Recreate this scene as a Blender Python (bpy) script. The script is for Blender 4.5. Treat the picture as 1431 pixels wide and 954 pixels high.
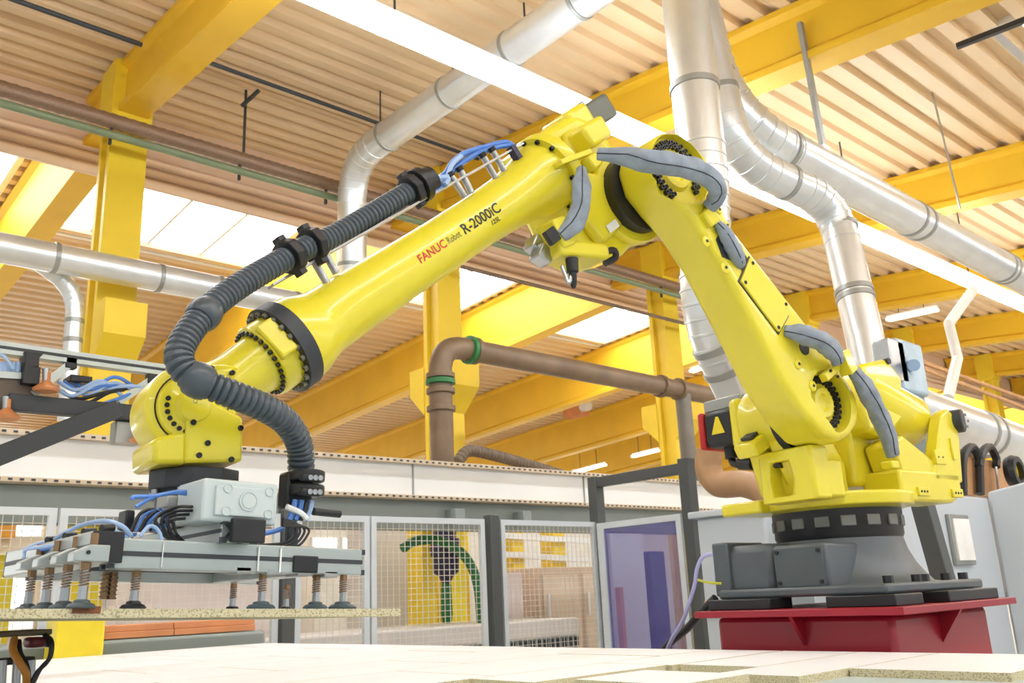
import bpy, math, random
from mathutils import Matrix, Vector, Quaternion
random.seed(7)
PI = math.pi
scene = bpy.context.scene
COL = scene.collection
for o in list(bpy.data.objects): bpy.data.objects.remove(o)

# ------------------------------------------------------------------ camera
RR = Matrix(((0.7498655981, -0.6601115568, -0.0442076611),
             (0.1468128154, 0.2311843211, -0.9617691027),
             (0.6450950178, 0.7147073123, 0.2702700054)))      # rows: right, down, forward
FPX = 1264.06
CAM = Vector((0, 0, 1.1))
cd = bpy.data.cameras.new('camera'); cam = bpy.data.objects.new('camera', cd); COL.objects.link(cam)
cd.sensor_width = 36; cd.lens = FPX / 1431 * 36; cd.clip_end = 300; cd.clip_start = .02
m3 = Matrix((RR[0], -Vector(RR[1]), -Vector(RR[2]))).transposed()
cam.matrix_world = Matrix.Translation(CAM) @ m3.to_4x4()
scene.camera = cam
cd.dof.use_dof = True; cd.dof.focus_distance = 2.75; cd.dof.aperture_fstop = 8.0

# ------------------------------------------------------------------ world, exposure
w = bpy.data.worlds.new('world'); scene.world = w; w.use_nodes = True
bg = w.node_tree.nodes['Background']; bg.inputs[0].default_value = (0.88, 0.94, 1.0, 1); bg.inputs[1].default_value = 0.85
scene.view_settings.view_transform = 'Standard'; scene.view_settings.look = 'None'
scene.view_settings.gamma = 1; scene.view_settings.use_curve_mapping = False
scene.view_settings.exposure = 0.08
LAMP = 24.0          # emission of the fluorescent tubes
SKYL = 7.5           # daylight in the roof windows, also the glow of the added back wall ones

# ------------------------------------------------------------------ pixel -> place
def ray(px, py):
    return RR.transposed() @ Vector(((px - 715.5) / FPX, (py - 477) / FPX, 1))
def at(px, py, ax, val):
    d = ray(px, py); i = 'xyz'.index(ax); t = (val - CAM[i]) / d[i]
    return CAM + d * t

# ------------------------------------------------------------------ materials
def lin(c): return tuple(((v / 255) / 12.92 if v / 255 <= .04045 else ((v / 255 + .055) / 1.055) ** 2.4) for v in c)
MATS = {}
def mat(name, rgb, rough=.5, metal=0., var=.06, scale=6., bump=0., emit=0., alpha=1., trans=0., coat=0., rgb2=None, lo=.4, hi=.6):
    if name in MATS: return MATS[name]
    m = bpy.data.materials.new(name); m.use_nodes = True; nt = m.node_tree; b = nt.nodes['Principled BSDF']
    c = lin(rgb)
    tc = nt.nodes.new('ShaderNodeTexCoord'); nz = nt.nodes.new('ShaderNodeTexNoise')
    nz.inputs['Scale'].default_value = scale; nz.inputs['Detail'].default_value = 3
    nt.links.new(tc.outputs['Object'], nz.inputs['Vector'])
    rp = nt.nodes.new('ShaderNodeValToRGB')
    if rgb2: c2 = lin(rgb2); rp.color_ramp.elements[0].position = lo; rp.color_ramp.elements[1].position = hi
    else: c2 = tuple(v * (1 - 2 * var) for v in c); rp.color_ramp.elements[0].position = .3; rp.color_ramp.elements[1].position = .7
    rp.color_ramp.elements[0].color = (*c2, 1); rp.color_ramp.elements[1].color = (*c, 1)
    nt.links.new(nz.outputs['Fac'], rp.inputs['Fac'])
    nt.links.new(rp.outputs['Color'], b.inputs['Base Color'])
    b.inputs['Roughness'].default_value = rough; b.inputs['Metallic'].default_value = metal
    b.inputs['Coat Weight'].default_value = coat
    if trans: b.inputs['Transmission Weight'].default_value = trans
    if alpha < 1: b.inputs['Alpha'].default_value = alpha
    if emit:
        b.inputs['Emission Color'].default_value = (*c, 1); b.inputs['Emission Strength'].default_value = emit
    if bump:
        bp = nt.nodes.new('ShaderNodeBump'); bp.inputs['Strength'].default_value = bump; bp.inputs['Distance'].default_value = .01
        nt.links.new(nz.outputs['Fac'], bp.inputs['Height']); nt.links.new(bp.outputs['Normal'], b.inputs['Normal'])
    MATS[name] = m; return m
ROBY = mat('robot_yellow', (232, 217, 50), .3, 0, .02, 5, coat=.3)
BEAMY = mat('beam_yellow', (236, 188, 38), .55, 0, .05, 1.2)
COLY = mat('column_yellow', (240, 206, 46), .5, 0, .05, 1.5)
DECK = mat('roof_deck', (230, 202, 160), .5, 0, .06, .5)
FASC = mat('fascia_beige', (236, 206, 176), .5, 0, .05, .8)
GALV = mat('galvanised', (226, 230, 230), .3, .6, .06, 3)
GALVD = mat('galvanised_dull', (168, 170, 166), .45, .6, .07, 6)
ALU = mat('aluminium', (176, 184, 180), .35, .65, .04, 8)
STEEL = mat('steel', (176, 178, 178), .3, .9, .05, 9)
BRASS = mat('brass', (150, 120, 88), .35, .8, .08, 20)
DARK = mat('dark_steel', (58, 62, 66), .5, .1, .08, 4)
POST = mat('grey_post', (84, 88, 88), .5, .1, .05, 4)
BLACK = mat('black_plastic', (30, 31, 33), .42, 0, .1, 8)
CAST = mat('base_grey', (92, 99, 103), .45, .15, .06, 9, bump=.06)
HOSE = mat('hose_black', (78, 88, 96), .33, 0, .1, 30)
SLEEVE = mat('sleeve_grey', (150, 162, 174), .75, 0, .12, 22, bump=.5)
BLUE = mat('hose_blue', (84, 136, 216), .35, 0, .1, 20)
PBLUE = mat('hose_pale_blue', (165, 195, 235), .3, 0, .08, 20)
DUSTY = mat('brown_pipe', (128, 106, 82), .5, .1, .16, 3, bump=.1)
TAN = mat('tan_hose', (186, 146, 104), .5, 0, .12, 5)
GREEN = mat('green', (40, 120, 62), .45, 0, .1, 10)
RED = mat('pedestal_red', (150, 8, 34), .42, 0, .05, 3, coat=.1)
REDP = mat('red_plastic', (196, 34, 40), .4)
WHITE = mat('white_paint', (238, 240, 240), .4, 0, .02, 2)
BOXG = mat('box_grey', (196, 208, 208), .45, 0, .02, 5)
CABW = mat('cabinet_white', (194, 203, 210), .35, 0, .02, 1.5)
CREAM = mat('girder_cream', (238, 238, 234), .45, 0, .04, 1.2)
GREYG = mat('girder_grey', (146, 156, 152), .5, 0, .05, 2)
FRAMEW = mat('fence_frame', (214, 222, 226), .4, .1, .03, 4)
WIRE = mat('fence_wire', (226, 222, 210), .45, .1, .03, 4)
TUBE = mat('lamp_tube', (240, 246, 255), .4, emit=LAMP)
TUBEF = mat('lamp_tube_far', (255, 248, 232), .4, emit=5)
SKY = mat('skylight_pane', (250, 252, 255), .4, emit=SKYL)
WING = mat('window_glow', (250, 250, 248), .4, emit=1.6)
BTOP = mat('board_top', (238, 240, 242), .45, 0, .03, 2.5)
BEDGE = mat('board_edge', (212, 204, 168), .8, 0, .1, 300, bump=.4, rgb2=(160, 146, 110), lo=.36, hi=.5)
TABG = mat('table_grey', (188, 202, 204), .45, .1, .04, 3)
ORANGE = mat('orange_wood', (232, 156, 104), .55, 0, .1, 4)
WOOD = mat('wood', (196, 148, 98), .6, 0, .12, 5)
CHIP = mat('brown_lip', (140, 84, 52), .7, 0, .2, 60, bump=.3)
PURP = mat('spindle_purple', (52, 46, 74), .4, .1, .1, 6)
CONC = mat('concrete', (196, 192, 184), .7, 0, .06, 1)
SIGNY = mat('sign_yellow', (240, 214, 40), .4)
SIGNK = mat('print_black', (36, 38, 30), .5)
SIGNR = mat('print_red', (206, 52, 34), .5)
SIGNG = mat('print_grey', (104, 108, 62), .5)
PAPER = mat('paper', (246, 246, 242), .6)
CUP = mat('cup_rubber', (70, 84, 88), .5, 0, .08, 20)
MESHT = mat('tray_brown', (150, 122, 98), .5, .3, .12, 30)
CONDG = mat('conduit_green', (124, 138, 106), .5, .2, .06, 5)
MACH = mat('machine_light', (212, 206, 200), .5, 0, .05, 2)
LIFTB = mat('lifter_blue', (176, 200, 214), .4, .2, .1, 6)
# tinted acrylic of the welding door
m = bpy.data.materials.new('tinted_acrylic'); m.use_nodes = True; b = m.node_tree.nodes['Principled BSDF']
b.inputs['Base Color'].default_value = (*lin((96, 92, 168)), 1); b.inputs['Roughness'].default_value = .06; b.inputs['Alpha'].default_value = .5
ACR = m

# ------------------------------------------------------------------ mesh building
class MB:
    def __init__(s, T=None): s.v = []; s.f = []; s.mi = []; s.T = T
    def add(s, vs, fs, mi=0):
        n = len(s.v); s.v += [(s.T @ Vector(v)) if s.T else Vector(v) for v in vs]
        s.f += [tuple(i + n for i in f) for f in fs]; s.mi += [mi] * len(fs); return s
    def box(s, c, size, M=None, mi=0):
        hx, hy, hz = [q / 2 for q in size]; c = Vector(c); vs = []
        for z in (-hz, hz):
            for x, y in ((-hx, -hy), (hx, -hy), (hx, hy), (-hx, hy)):
                p = Vector((x, y, z)); vs.append(c + (M @ p if M else p))
        return s.add(vs, [(3, 2, 1, 0), (4, 5, 6, 7), (0, 1, 5, 4), (1, 2, 6, 5), (2, 3, 7, 6), (3, 0, 4, 7)], mi)
    def bb(s, a, b, mi=0):
        a = Vector(a); b = Vector(b); return s.box((a + b) / 2, [abs(q) for q in (b - a)], None, mi)
    def prism(s, pts, vec, mi=0):
        n = len(pts); vec = Vector(vec); pts = [Vector(p) for p in pts]
        return s.add(pts + [p + vec for p in pts], [tuple(range(n))[::-1], tuple(range(n, 2 * n))] + [(i, (i + 1) % n, n + (i + 1) % n, n + i) for i in range(n)], mi)
    def lathe(s, o, ax, prof, seg=24, ref=None, caps=True):
        o = Vector(o); ax = Vector(ax).normalized()
        a = (Vector(ref) if ref else (Vector((0, 0, 1)) if abs(ax.z) < .9 else Vector((1, 0, 0))))
        a = (a - ax * a.dot(ax)).normalized(); b_ = ax.cross(a); vs = []; fs = []
        for h, r in prof:
            for i in range(seg):
                t = 2 * PI * i / seg; vs.append(o + ax * h + (a * math.cos(t) + b_ * math.sin(t)) * max(r, 1e-4))
        for k in range(len(prof) - 1):
            for i in range(seg):
                j = (i + 1) % seg; fs.append((k * seg + i, k * seg + j, (k + 1) * seg + j, (k + 1) * seg + i))
        if caps:
            fs.append(tuple(range(seg))[::-1]); fs.append(tuple(range((len(prof) - 1) * seg, len(prof) * seg)))
        return s.add(vs, fs)
    def cyl(s, p0, p1, r0, r1=None, seg=16):
        p0 = Vector(p0); p1 = Vector(p1); d = p1 - p0
        return s.lathe(p0, d, [(0, r0), (d.length, r0 if r1 is None else r1)], seg)
    def bar(s, p0, p1, wd, ht, up=(0, 0, 1), mi=0):
        p0 = Vector(p0); p1 = Vector(p1); d = (p1 - p0); L = d.length; d.normalize()
        sd = d.cross(Vector(up)).normalized(); u = sd.cross(d)
        M = Matrix((d, sd, u)).transposed()
        return s.box((p0 + p1) / 2, (L, wd, ht), M, mi)
    def tube(s, path, r, seg=10, caps=True):
        P = [Vector(p) for p in path]; n = len(P); R = r if isinstance(r, (list, tuple)) else [r] * n
        vs = []; fs = []; up = None
        for k in range(n):
            t = (P[min(k + 1, n - 1)] - P[max(k - 1, 0)]).normalized()
            if up is None: up = Vector((0, 0, 1)) if abs(t.z) < .9 else Vector((1, 0, 0))
            up = (up - t * up.dot(t)).normalized(); sd = t.cross(up)
            for i in range(seg):
                a = 2 * PI * i / seg; vs.append(P[k] + (up * math.cos(a) + sd * math.sin(a)) * R[k])
        for k in range(n - 1):
            for i in range(seg):
                j = (i + 1) % seg; fs.append((k * seg + i, k * seg + j, (k + 1) * seg + j, (k + 1) * seg + i))
        if caps: fs.append(tuple(range(seg))[::-1]); fs.append(tuple(range((n - 1) * seg, n * seg)))
        return s.add(vs, fs)
    def build(s, name, m, parent=None, bevel=0, smooth=True, seg=2, kind=None, label=None, ang=38):
        me = bpy.data.meshes.new(name)
        top = parent
        while top is not None and top.parent is not None: top = top.parent
        if top is not None:
            inv = (Matrix.Translation(top.location) @ top.rotation_euler.to_matrix().to_4x4()).inverted(); off = Vector()
            vs = [inv @ v for v in s.v]
        else:
            lo = Vector([min(v[i] for v in s.v) for i in range(3)]); hi = Vector([max(v[i] for v in s.v) for i in range(3)])
            off = Vector(((lo.x + hi.x) / 2, (lo.y + hi.y) / 2, lo.z)); vs = [v - off for v in s.v]
        me.from_pydata([tuple(v) for v in vs], [], s.f)
        ml = m if isinstance(m, (list, tuple)) else [m]
        for q in ml: me.materials.append(q)
        for p, i in zip(me.polygons, s.mi): p.material_index = i
        import bmesh
        bm = bmesh.new(); bm.from_mesh(me); bmesh.ops.recalc_face_normals(bm, faces=bm.faces); bm.to_mesh(me); bm.free()
        if smooth: me.shade_smooth(); me.set_sharp_from_angle(angle=math.radians(ang))
        o = bpy.data.objects.new(name, me); COL.objects.link(o)
        if parent is not None: o.parent = parent
        else: o.location = off
        if bevel:
            md = o.modifiers.new('bevel', 'BEVEL'); md.width = bevel; md.segments = seg; md.limit_method = 'ANGLE'; md.angle_limit = math.radians(35)
        if kind: o['kind'] = kind
        if label: o['label'] = label
        return o
def tag(o, label, cat, group=None):
    o['label'] = label; o['category'] = cat
    if group: o['group'] = group
    return o
def thing(name, label, cat, loc=(0, 0, 0), rz=0, group=None):
    o = bpy.data.objects.new(name, None); COL.objects.link(o); o.location = loc; o.rotation_euler = (0, 0, rz); o.empty_display_size = .1
    return tag(o, label, cat, group)
def struct(o): o['kind'] = 'structure'; return o
def spline(pts, n=8):
    P = [Vector(p) for p in pts]; P = [2 * P[0] - P[1]] + P + [2 * P[-1] - P[-2]]; out = []
    for i in range(1, len(P) - 2):
        for k in range(n):
            t = k / n; a, b_, c, d = P[i - 1], P[i], P[i + 1], P[i + 2]
            out.append(.5 * ((2 * b_) + (c - a) * t + (2 * a - 5 * b_ + 4 * c - d) * t * t + (3 * b_ - a - 3 * c + d) * t ** 3))
    out.append(P[-2]); return out
def resample(P, step):
    out = [P[0]]; acc = 0
    for a, b_ in zip(P, P[1:]):
        L = (b_ - a).length
        while acc + L >= step:
            t = (step - acc) / L; a = a.lerp(b_, t); out.append(a); L = (b_ - a).length; acc = 0
        acc += L
    return out
def ribbed(path, r, pitch, depth, seg=16):
    P = resample(spline(path, 16), pitch / 4); rad = []
    for i in range(len(P)): rad.append(r - (depth if i % 4 == 0 else (0 if i % 4 == 2 else depth * .15)))
    return P, rad

# ================================================================== the hall
def zdeck(y): return 8.02 + .098 * (y - 11.6)          # main roof rises towards the column line
def zback(y): return 8.32 - .06 * (y - 14)             # rear roof falls away
XS = [-2.0, 3.38, 8.45, 14.1, 19.6, 25.1, 30.6, 36.1, 41.6]
o = struct(MB().bb((-10, -10, -.2), (60, 42, 0)).build('floor', CONC, smooth=False))
def deck(name, y0, y1, zf, x0, x1, holes=(), pitch=.34, h=.085):
    mb = MB(); prof = []; y = y0
    while y < y1:
        for dy, dz in ((0, 0), (.42, 0), (.5, 1), (.92, 1)): prof.append((y + dy * pitch, dz * h))
        y += pitch
    def strip(pr, xa, xb):
        for (ya, da), (yb, db) in zip(pr, pr[1:]):
            mb.add([(xa, ya, zf(ya) + da), (xb, ya, zf(ya) + da), (xb, yb, zf(yb) + db), (xa, yb, zf(yb) + db)], [(0, 1, 2, 3)])
    if not holes: strip(prof, x0, x1)
    else:
        hy0, hy1 = holes[0][2], holes[0][3]
        strip([p for p in prof if p[0] <= hy0 + pitch], x0, x1); strip([p for p in prof if p[0] >= hy1 - pitch], x0, x1)
        mid = [p for p in prof if hy0 <= p[0] <= hy1]; xs = x0
        for hx0, hx1, _, _ in holes: strip(mid, xs, hx0); xs = hx1
        strip(mid, xs, x1)
    return struct(mb.build(name, DECK, smooth=False))
MH = [(10.4, 12.6, .9, 3.05)]
deck('ceiling', -10, 12.3, zdeck, -10, 60, holes=MH)
SKH = []
for a, b_ in zip(XS, XS[1:]): SKH.append((a + .28, b_ - .28, 13.2, 17.6))
deck('ceiling', 12.6, 42, zback, -10, 60, holes=SKH, pitch=.36)
# roof windows: panes with glazing bars
wn = 1
def skylight(x0, x1, y0, y1, zf, bars):
    global wn
    mb = MB(); t = .05
    for ya, yb, xa, xb in ((y0, y0 + .1, x0, x1), (y1 - .1, y1, x0, x1), (y0, y1, x0, x0 + .1), (y0, y1, x1 - .1, x1)):
        za, zb = zf(ya), zf(yb)
        mb.add([(xa, ya, za), (xb, ya, za), (xb, yb, zb), (xa, yb, zb), (xa, ya, za + .2), (xb, ya, za + .2), (xb, yb, zb + .2), (xa, yb, zb + .2)],
               [(3, 2, 1, 0), (4, 5, 6, 7), (0, 1, 5, 4), (1, 2, 6, 5), (2, 3, 7, 6), (3, 0, 4, 7)])
    fr = struct(mb.build('window_%d' % wn, WHITE, smooth=False)); wn += 1
    for k in range(bars):
        xa = x0 + .1 + (x1 - x0 - .2) * k / bars + .03; xb = x0 + .1 + (x1 - x0 - .2) * (k + 1) / bars - .03
        p = MB(); ya, yb = y0 + .1, y1 - .1
        p.add([(xa, ya, zf(ya) + .12), (xb, ya, zf(ya) + .12), (xb, yb, zf(yb) + .12), (xa, yb, zf(yb) + .12),
               (xa, ya, zf(ya) + .14), (xb, ya, zf(ya) + .14), (xb, yb, zf(yb) + .14), (xa, yb, zf(yb) + .14)],
              [(3, 2, 1, 0), (4, 5, 6, 7), (0, 1, 5, 4), (1, 2, 6, 5), (2, 3, 7, 6), (3, 0, 4, 7)])
        if k:
            xm = xa - .03; bm_ = MB().add([(xm - .03, ya, zf(ya) + .06), (xm + .03, ya, zf(ya) + .06), (xm + .03, yb, zf(yb) + .06), (xm - .03, yb, zf(yb) + .06), (xm - .03, ya, zf(ya) + .16), (xm + .03, ya, zf(ya) + .16), (xm + .03, yb, zf(yb) + .16), (xm - .03, yb, zf(yb) + .16)],
                [(3, 2, 1, 0), (4, 5, 6, 7), (0, 1, 5, 4), (1, 2, 6, 5), (2, 3, 7, 6), (3, 0, 4, 7)]).build('glazing_bar', WHITE, None, smooth=False)
            off = bm_.location.copy(); bm_.parent = fr; bm_.location = off - fr.location
        ob = p.build('pane', SKY, None, smooth=False)
        off = ob.location.copy(); ob.parent = fr; ob.location = off - fr.location
for h in SKH: skylight(*h, zback, 4)
skylight(*MH[0], zdeck, 2)
# far walls
mb = MB().bb((-10, 42, 0), (60, 42.2, 7)); struct(mb.build('wall_back', MACH, smooth=False))
mb = MB().bb((60, -10, 0), (60.2, 42, 9)); struct(mb.build('wall_right', MACH, smooth=False))
for k in range(8):  # glowing windows hidden behind the girder, added to light the rear roof
    x0 = -8 + k * 8; fr = struct(MB().bb((x0, 41.9, 1.5), (x0 + 7, 42, 1.6)).bb((x0, 41.9, 4.9), (x0 + 7, 42, 5)).bb((x0, 41.9, 1.6), (x0 + .1, 42, 4.9)).bb((x0 + 6.9, 41.9, 1.6), (x0 + 7, 42, 4.9)).build('window_%d' % wn, WHITE, smooth=False)); wn += 1
    ob = MB().bb((x0 + .1, 41.94, 1.6), (x0 + 6.9, 41.96, 4.9)).build('pane', SKY, None, smooth=False); off = ob.location.copy(); ob.parent = fr; ob.location = off - fr.location
# fascia of three rounded ribs along the column line
mb = MB()
for k in range(3):
    z = 6.98 + k * .16
    mb.add(*[[(x, 12.25 - .09 * math.sin(PI * i / 8), z + .155 * i / 8) for x in (-10, 60) for i in range(9)], [(i, i + 1, 9 + i + 1, 9 + i) for i in range(8)]])
mb.bb((-10, 12.26, 6.98), (60, 12.32, 8.3))
o = mb.build('trim_1', FASC); struct(o)

BL = ['leftmost one in view, over the mesh cable tray', 'passing behind the robot elbow', 'behind the silver ducts at right', 'low at right above the thin zigzag pipe']
def ibeam(mb, x, y0, y1, zf_lo, zf_hi, bw, web, fl):
    prof = lambda y: [(-bw / 2, zf_lo(y)), (bw / 2, zf_lo(y)), (bw / 2, zf_lo(y) + fl), (web / 2, zf_lo(y) + fl * 1.8), (web / 2, zf_hi(y) - fl * 1.4), (bw / 2, zf_hi(y) - fl * .8), (bw / 2, zf_hi(y)),
                      (-bw / 2, zf_hi(y)), (-bw / 2, zf_hi(y) - fl * .8), (-web / 2, zf_hi(y) - fl * 1.4), (-web / 2, zf_lo(y) + fl * 1.8), (-bw / 2, zf_lo(y) + fl)]
    A = [(x + a, y0, z) for a, z in prof(y0)]; B = [(x + a, y1, z) for a, z in prof(y1)]; n = 12
    mb.add(A + B, [tuple(range(n))[::-1], tuple(range(n, 2 * n))] + [(i, (i + 1) % n, n + (i + 1) % n, n + i) for i in range(n)])
for i, x in enumerate(XS):
    vis = {1: 'deep yellow roof beam at far left, resting on the column beside the mesh cable tray',
           2: 'deep yellow roof beam crossing behind the robot elbow and upright silver duct',
           3: 'yellow roof beam behind the large horizontal silver duct at upper right',
           4: 'yellow roof beam behind the thin white zigzag pipe at right'}
    lab = vis.get(i, 'yellow roof beam repeating far off at the right edge of the hall')
    mb = MB(); ibeam(mb, x, -10, 12.2, lambda y: zdeck(y) - .74, lambda y: zdeck(y) - .005, .36, .2, .09)
    o = mb.build('roof_beam', BEAMY, smooth=False); tag(o, lab, 'beam', 'main roof beams')
    visb = {1: 'pale lit rear roof beam at the left edge beside a skylight', 2: 'rear roof beam behind the corrugated hose of the robot',
            3: 'long rear roof beam passing behind the column with the brown pipe elbow', 4: 'rear roof beam just above the brown horizontal pipe', 5: 'rear roof beam holding the small orange box'}
    mb = MB(); ibeam(mb, x, 12.4, 41, lambda y: zback(y) - 1.38, lambda y: zback(y) - .005, .36, .2, .1)
    o = mb.build('rear_roof_beam', BEAMY, smooth=False); tag(o, visb.get(i, 'rear roof beam repeating in the far depth of the hall'), 'beam', 'rear roof beams')
colab = {1: 'yellow column at left with a bracket, behind the silver pipe', 2: 'yellow column behind the brown pipe elbow', 3: 'yellow column behind the robot lower arm',
         4: 'yellow column far right behind the robot base'}
for i, x in enumerate(XS[:7]):
    t = thing('column', colab.get(i, 'yellow column repeating further along the row'), 'column', (x, 11, 0), 0, 'yellow columns')
    mb = MB(); W, D = .23, .2
    mb.prism([(x - W, 11 - D, 0), (x + W, 11 - D, 0), (x + W, 11 - D + .09, 0), (x + W - .06, 11 - D + .1, 0), (x + W - .06, 11 + D - .1, 0), (x + W, 11 + D - .09, 0), (x + W, 11 + D, 0),
              (x - W, 11 + D, 0), (x - W, 11 + D - .09, 0), (x - W + .06, 11 + D - .1, 0), (x - W + .06, 11 - D + .1, 0), (x - W, 11 - D + .09, 0)], (0, 0, zdeck(11) - .78))
    mb.build('shaft', COLY, t, smooth=False)
    for s_ in (-1, 1):
        c = MB(); y0 = 11 + s_ * D; y1 = 11 + s_ * (D + .38)
        c.prism([(x - .24, y0, 3.85), (x - .24, y1, 4.2), (x - .24, y1, 4.62), (x - .24, y0, 4.62)], (.48, 0, 0)); c.build('corbel', COLY, t, smooth=False)
    c = MB(); c.bb((x - .25, 10.74, 7.1), (x + .25, 11.26, 7.93))
    c.build('head_plate', COLY, t, smooth=False)

# ------------------------------------------------------------------ lamps of the hall
def strip_lamp(name, label, p0, p1, wd, m, ht=.1, group=None, rods=0):
    p0 = Vector(p0); p1 = Vector(p1); t = thing(name, label, 'light', (p0 + p1) / 2, 0, group)
    MB().bar(p0 + Vector((0, 0, ht)), p1 + Vector((0, 0, ht)), wd * .45, ht * .8).build('housing', WHITE, t, smooth=False)
    MB().bar(p0, p1, wd, ht * .9).build('diffuser', m, t, bevel=.02)
    for k in range(rods):
        q = p0.lerp(p1, (k + .5) / rods); h = (zdeck(q.y) if q.y < 12.2 else zback(q.y)) - .02
        MB().cyl(q + Vector((0, 0, ht * 1.3)), (q.x, q.y, h), .012, seg=6).build('hanger_rod', DARK, t)
    return t
strip_lamp('light_strip', 'long glowing white fluorescent strip running diagonally above the robot', (-6, 5.83, 6.0), (30, 5.7, 6.0), .26, TUBE, rods=9)
for yy in (-1.5, -7.5):  # strips out of view, added only to light the hall
    strip_lamp('light_strip', ('added unseen fluorescent strip above the camera side of the table' if yy > -5 else 'added unseen fluorescent strip over the aisle behind the camera'), (-6, yy, 5.7 if yy > -5 else 5.1), (30, yy, 5.7 if yy > -5 else 5.1), .26, TUBE, group='added near side light strips')
fl = [((1240, 447), (1310, 432), 22, 'short glowing tube below the yellow beam right of the vertical duct'),
      ((800, 661), (846, 649), 26, 'small far tube lamp above the cream girder, left of the gate frame'), ((884, 638), (920, 629), 26, 'small far tube lamp just left of the grey vertical pipe'),
      ((966, 519), (998, 507), 20, 'tube lamp seen left of the robot lower arm')]
for a, b_, X, lab in fl:
    strip_lamp('tube_lamp', lab, at(*a, 'x', X), at(*b_, 'x', X), .2, TUBEF, .08, rods=2)

# ------------------------------------------------------------------ ducts
def elbow(a, b_, c, r, n=6):
    a, b_, c = Vector(a), Vector(b_), Vector(c); d0 = (a - b_).normalized(); d1 = (c - b_).normalized()
    return [b_ + d0 * r * (1 - t) ** 2 + d1 * r * t ** 2 for t in [k / n for k in range(n + 1)]]
def duct(name, label, path, r, bend, m=GALV, collars=(), cat='duct', seg=24, seam=True):
    P = [Vector(p) for p in path]; t = thing(name, label, cat, P[0]); pts = [P[0]]; bends = []
    for a, b_, c in zip(P, P[1:], P[2:]):
        e = elbow(a, b_, c, bend); pts += e; bends.append(e)
    pts.append(P[-1]); MB().tube(pts, r, seg).build('pipe', m, t, ang=25)
    for e in bends:
        for k in range(len(e)):
            if not seam: continue
            d = (e[min(k + 1, len(e) - 1)] - e[max(k - 1, 0)]).normalized()
            MB().lathe(e[k] - d * .012, d, [(0, r * 1.0), (.004, r * 1.035), (.02, r * 1.035), (.024, r)], seg).build('seam', m, t)
    for s_, k in collars:
        q = P[s_].lerp(P[s_ + 1], k); d = (P[s_ + 1] - P[s_]).normalized()
        MB().lathe(q - d * .03, d, [(0, r), (.005, r * 1.06), (.05, r * 1.06), (.055, r)], seg).build('collar', GALVD, t)
    return t
t = duct('roof_duct', 'silver duct running under the roof and bending down behind the robot forearm', [(6.1, 1, 7.05), (6.12, 9.95, 7.05), (6.35, 10.3, 5.0)], .2, .6,
     collars=[(0, .3), (0, .5), (0, .62), (0, .75), (0, .9), (1, .5), (1, .7)])
for y in (5.2, 6.3, 7.6, 9.2):
    MB().cyl((6.1, y, 7.24), (6.1, y, zdeck(y)), .012, seg=6).build('hanger_rod', DARK, t)
duct('wall_duct', 'silver horizontal duct in front of the left yellow column', [(-4, 10.45, 4.98), (6.6, 10.45, 4.98)], .17, .3, collars=[(0, .42), (0, .5), (0, .62), (0, .73), (0, .8), (0, .9)])
a = at(96, 394, 'y', 10.6); c = at(106, 500, 'y', 10.6)
duct('branch_duct', 'small bent silver duct dropping beside the left yellow column', [(a.x - .3, 10.7, a.z + .2), (a.x + .12, 10.7, a.z - .04), (a.x + .14, 10.7, 3.2)], .1, .3, collars=[(1, .25), (1, .4)])
q0 = at(957, 0, 'y', 3.5)
duct('riser_duct', 'wide upright silver duct at top centre right, behind the robot elbow', [(q0.x, 3.5, 7.2), (q0.x, 3.5, 3.9), at(985, 445, 'y', 3.6), at(1045, 570, 'y', 3.6)], .175, .3, collars=[(0, .5), (0, .76), (2, .3), (2, .55)])
duct('main_duct', 'large silver duct sweeping from the riser to the right edge', [at(960, -60, 'y', 4.5), at(1003, 130, 'y', 4.35), at(1065, 193, 'y', 4.2), at(1460, 405, 'y', 4.2)], .21, .45,
     collars=[(0, .9), (2, .05), (2, .42), (2, .45), (2, .78), (2, .8)])
duct('drop_duct', 'silver duct with two elbows going down behind the robot shoulder', [at(968, -20, 'y', 4.2), at(1030, 222, 'y', 4.1), at(1165, 285, 'y', 3.9), at(1238, 600, 'y', 3.6)], .165, .42,
     collars=[(0, .62), (1, .5), (2, .12), (2, .42), (2, .45)])
duct('low_duct', 'thick silver duct low at right, beyond the robot balancer', [at(1150, 530, 'y', 4.0), at(1500, 648, 'y', 4.0)], .24, .3, collars=[(0, .52), (0, .56), (0, .8)])
MB().tube([at(1360, 405, 'y', 4.2), at(1326, 452, 'y', 4.2), at(1338, 500, 'y', 4.2), at(1325, 556, 'y', 4.2)], .062, 12).build('zigzag_pipe', mat('white_pipe', (232, 226, 214), .4))
tag(bpy.data.objects['zigzag_pipe'], 'thin white zigzag vent pipe below the light strip at right', 'pipe')
a = at(1118, 32, 'y', 4.2); c = at(1150, 205, 'y', 4.2)
t = thing('hanger_strut', 'perforated steel strut holding up the large horizontal duct', 'strut', c)
MB().bar(a, c, .07, .05, (0, 1, 0)).build('channel', GALVD, t, smooth=False); MB().bar(c, c + Vector((0, 0, -.1)), .12, .08, (0, 1, 0)).build('foot_clip', GALV, t)
tag(MB().cyl(at(1302, 125, 'y', 4.2), at(1342, 292, 'y', 4.2), .014, seg=6).build('threaded_rod', STEEL), 'thin steel rod hanging to the large duct at right', 'rod')
# slotted rail at the top right roof window
tag(MB().bar(at(1337, 65, 'z', 6.9), at(1440, 25, 'z', 6.9), .06, .06).build('support_rail', DARK, smooth=False), 'dark support rail under the roof at the top right corner', 'rail')

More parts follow.
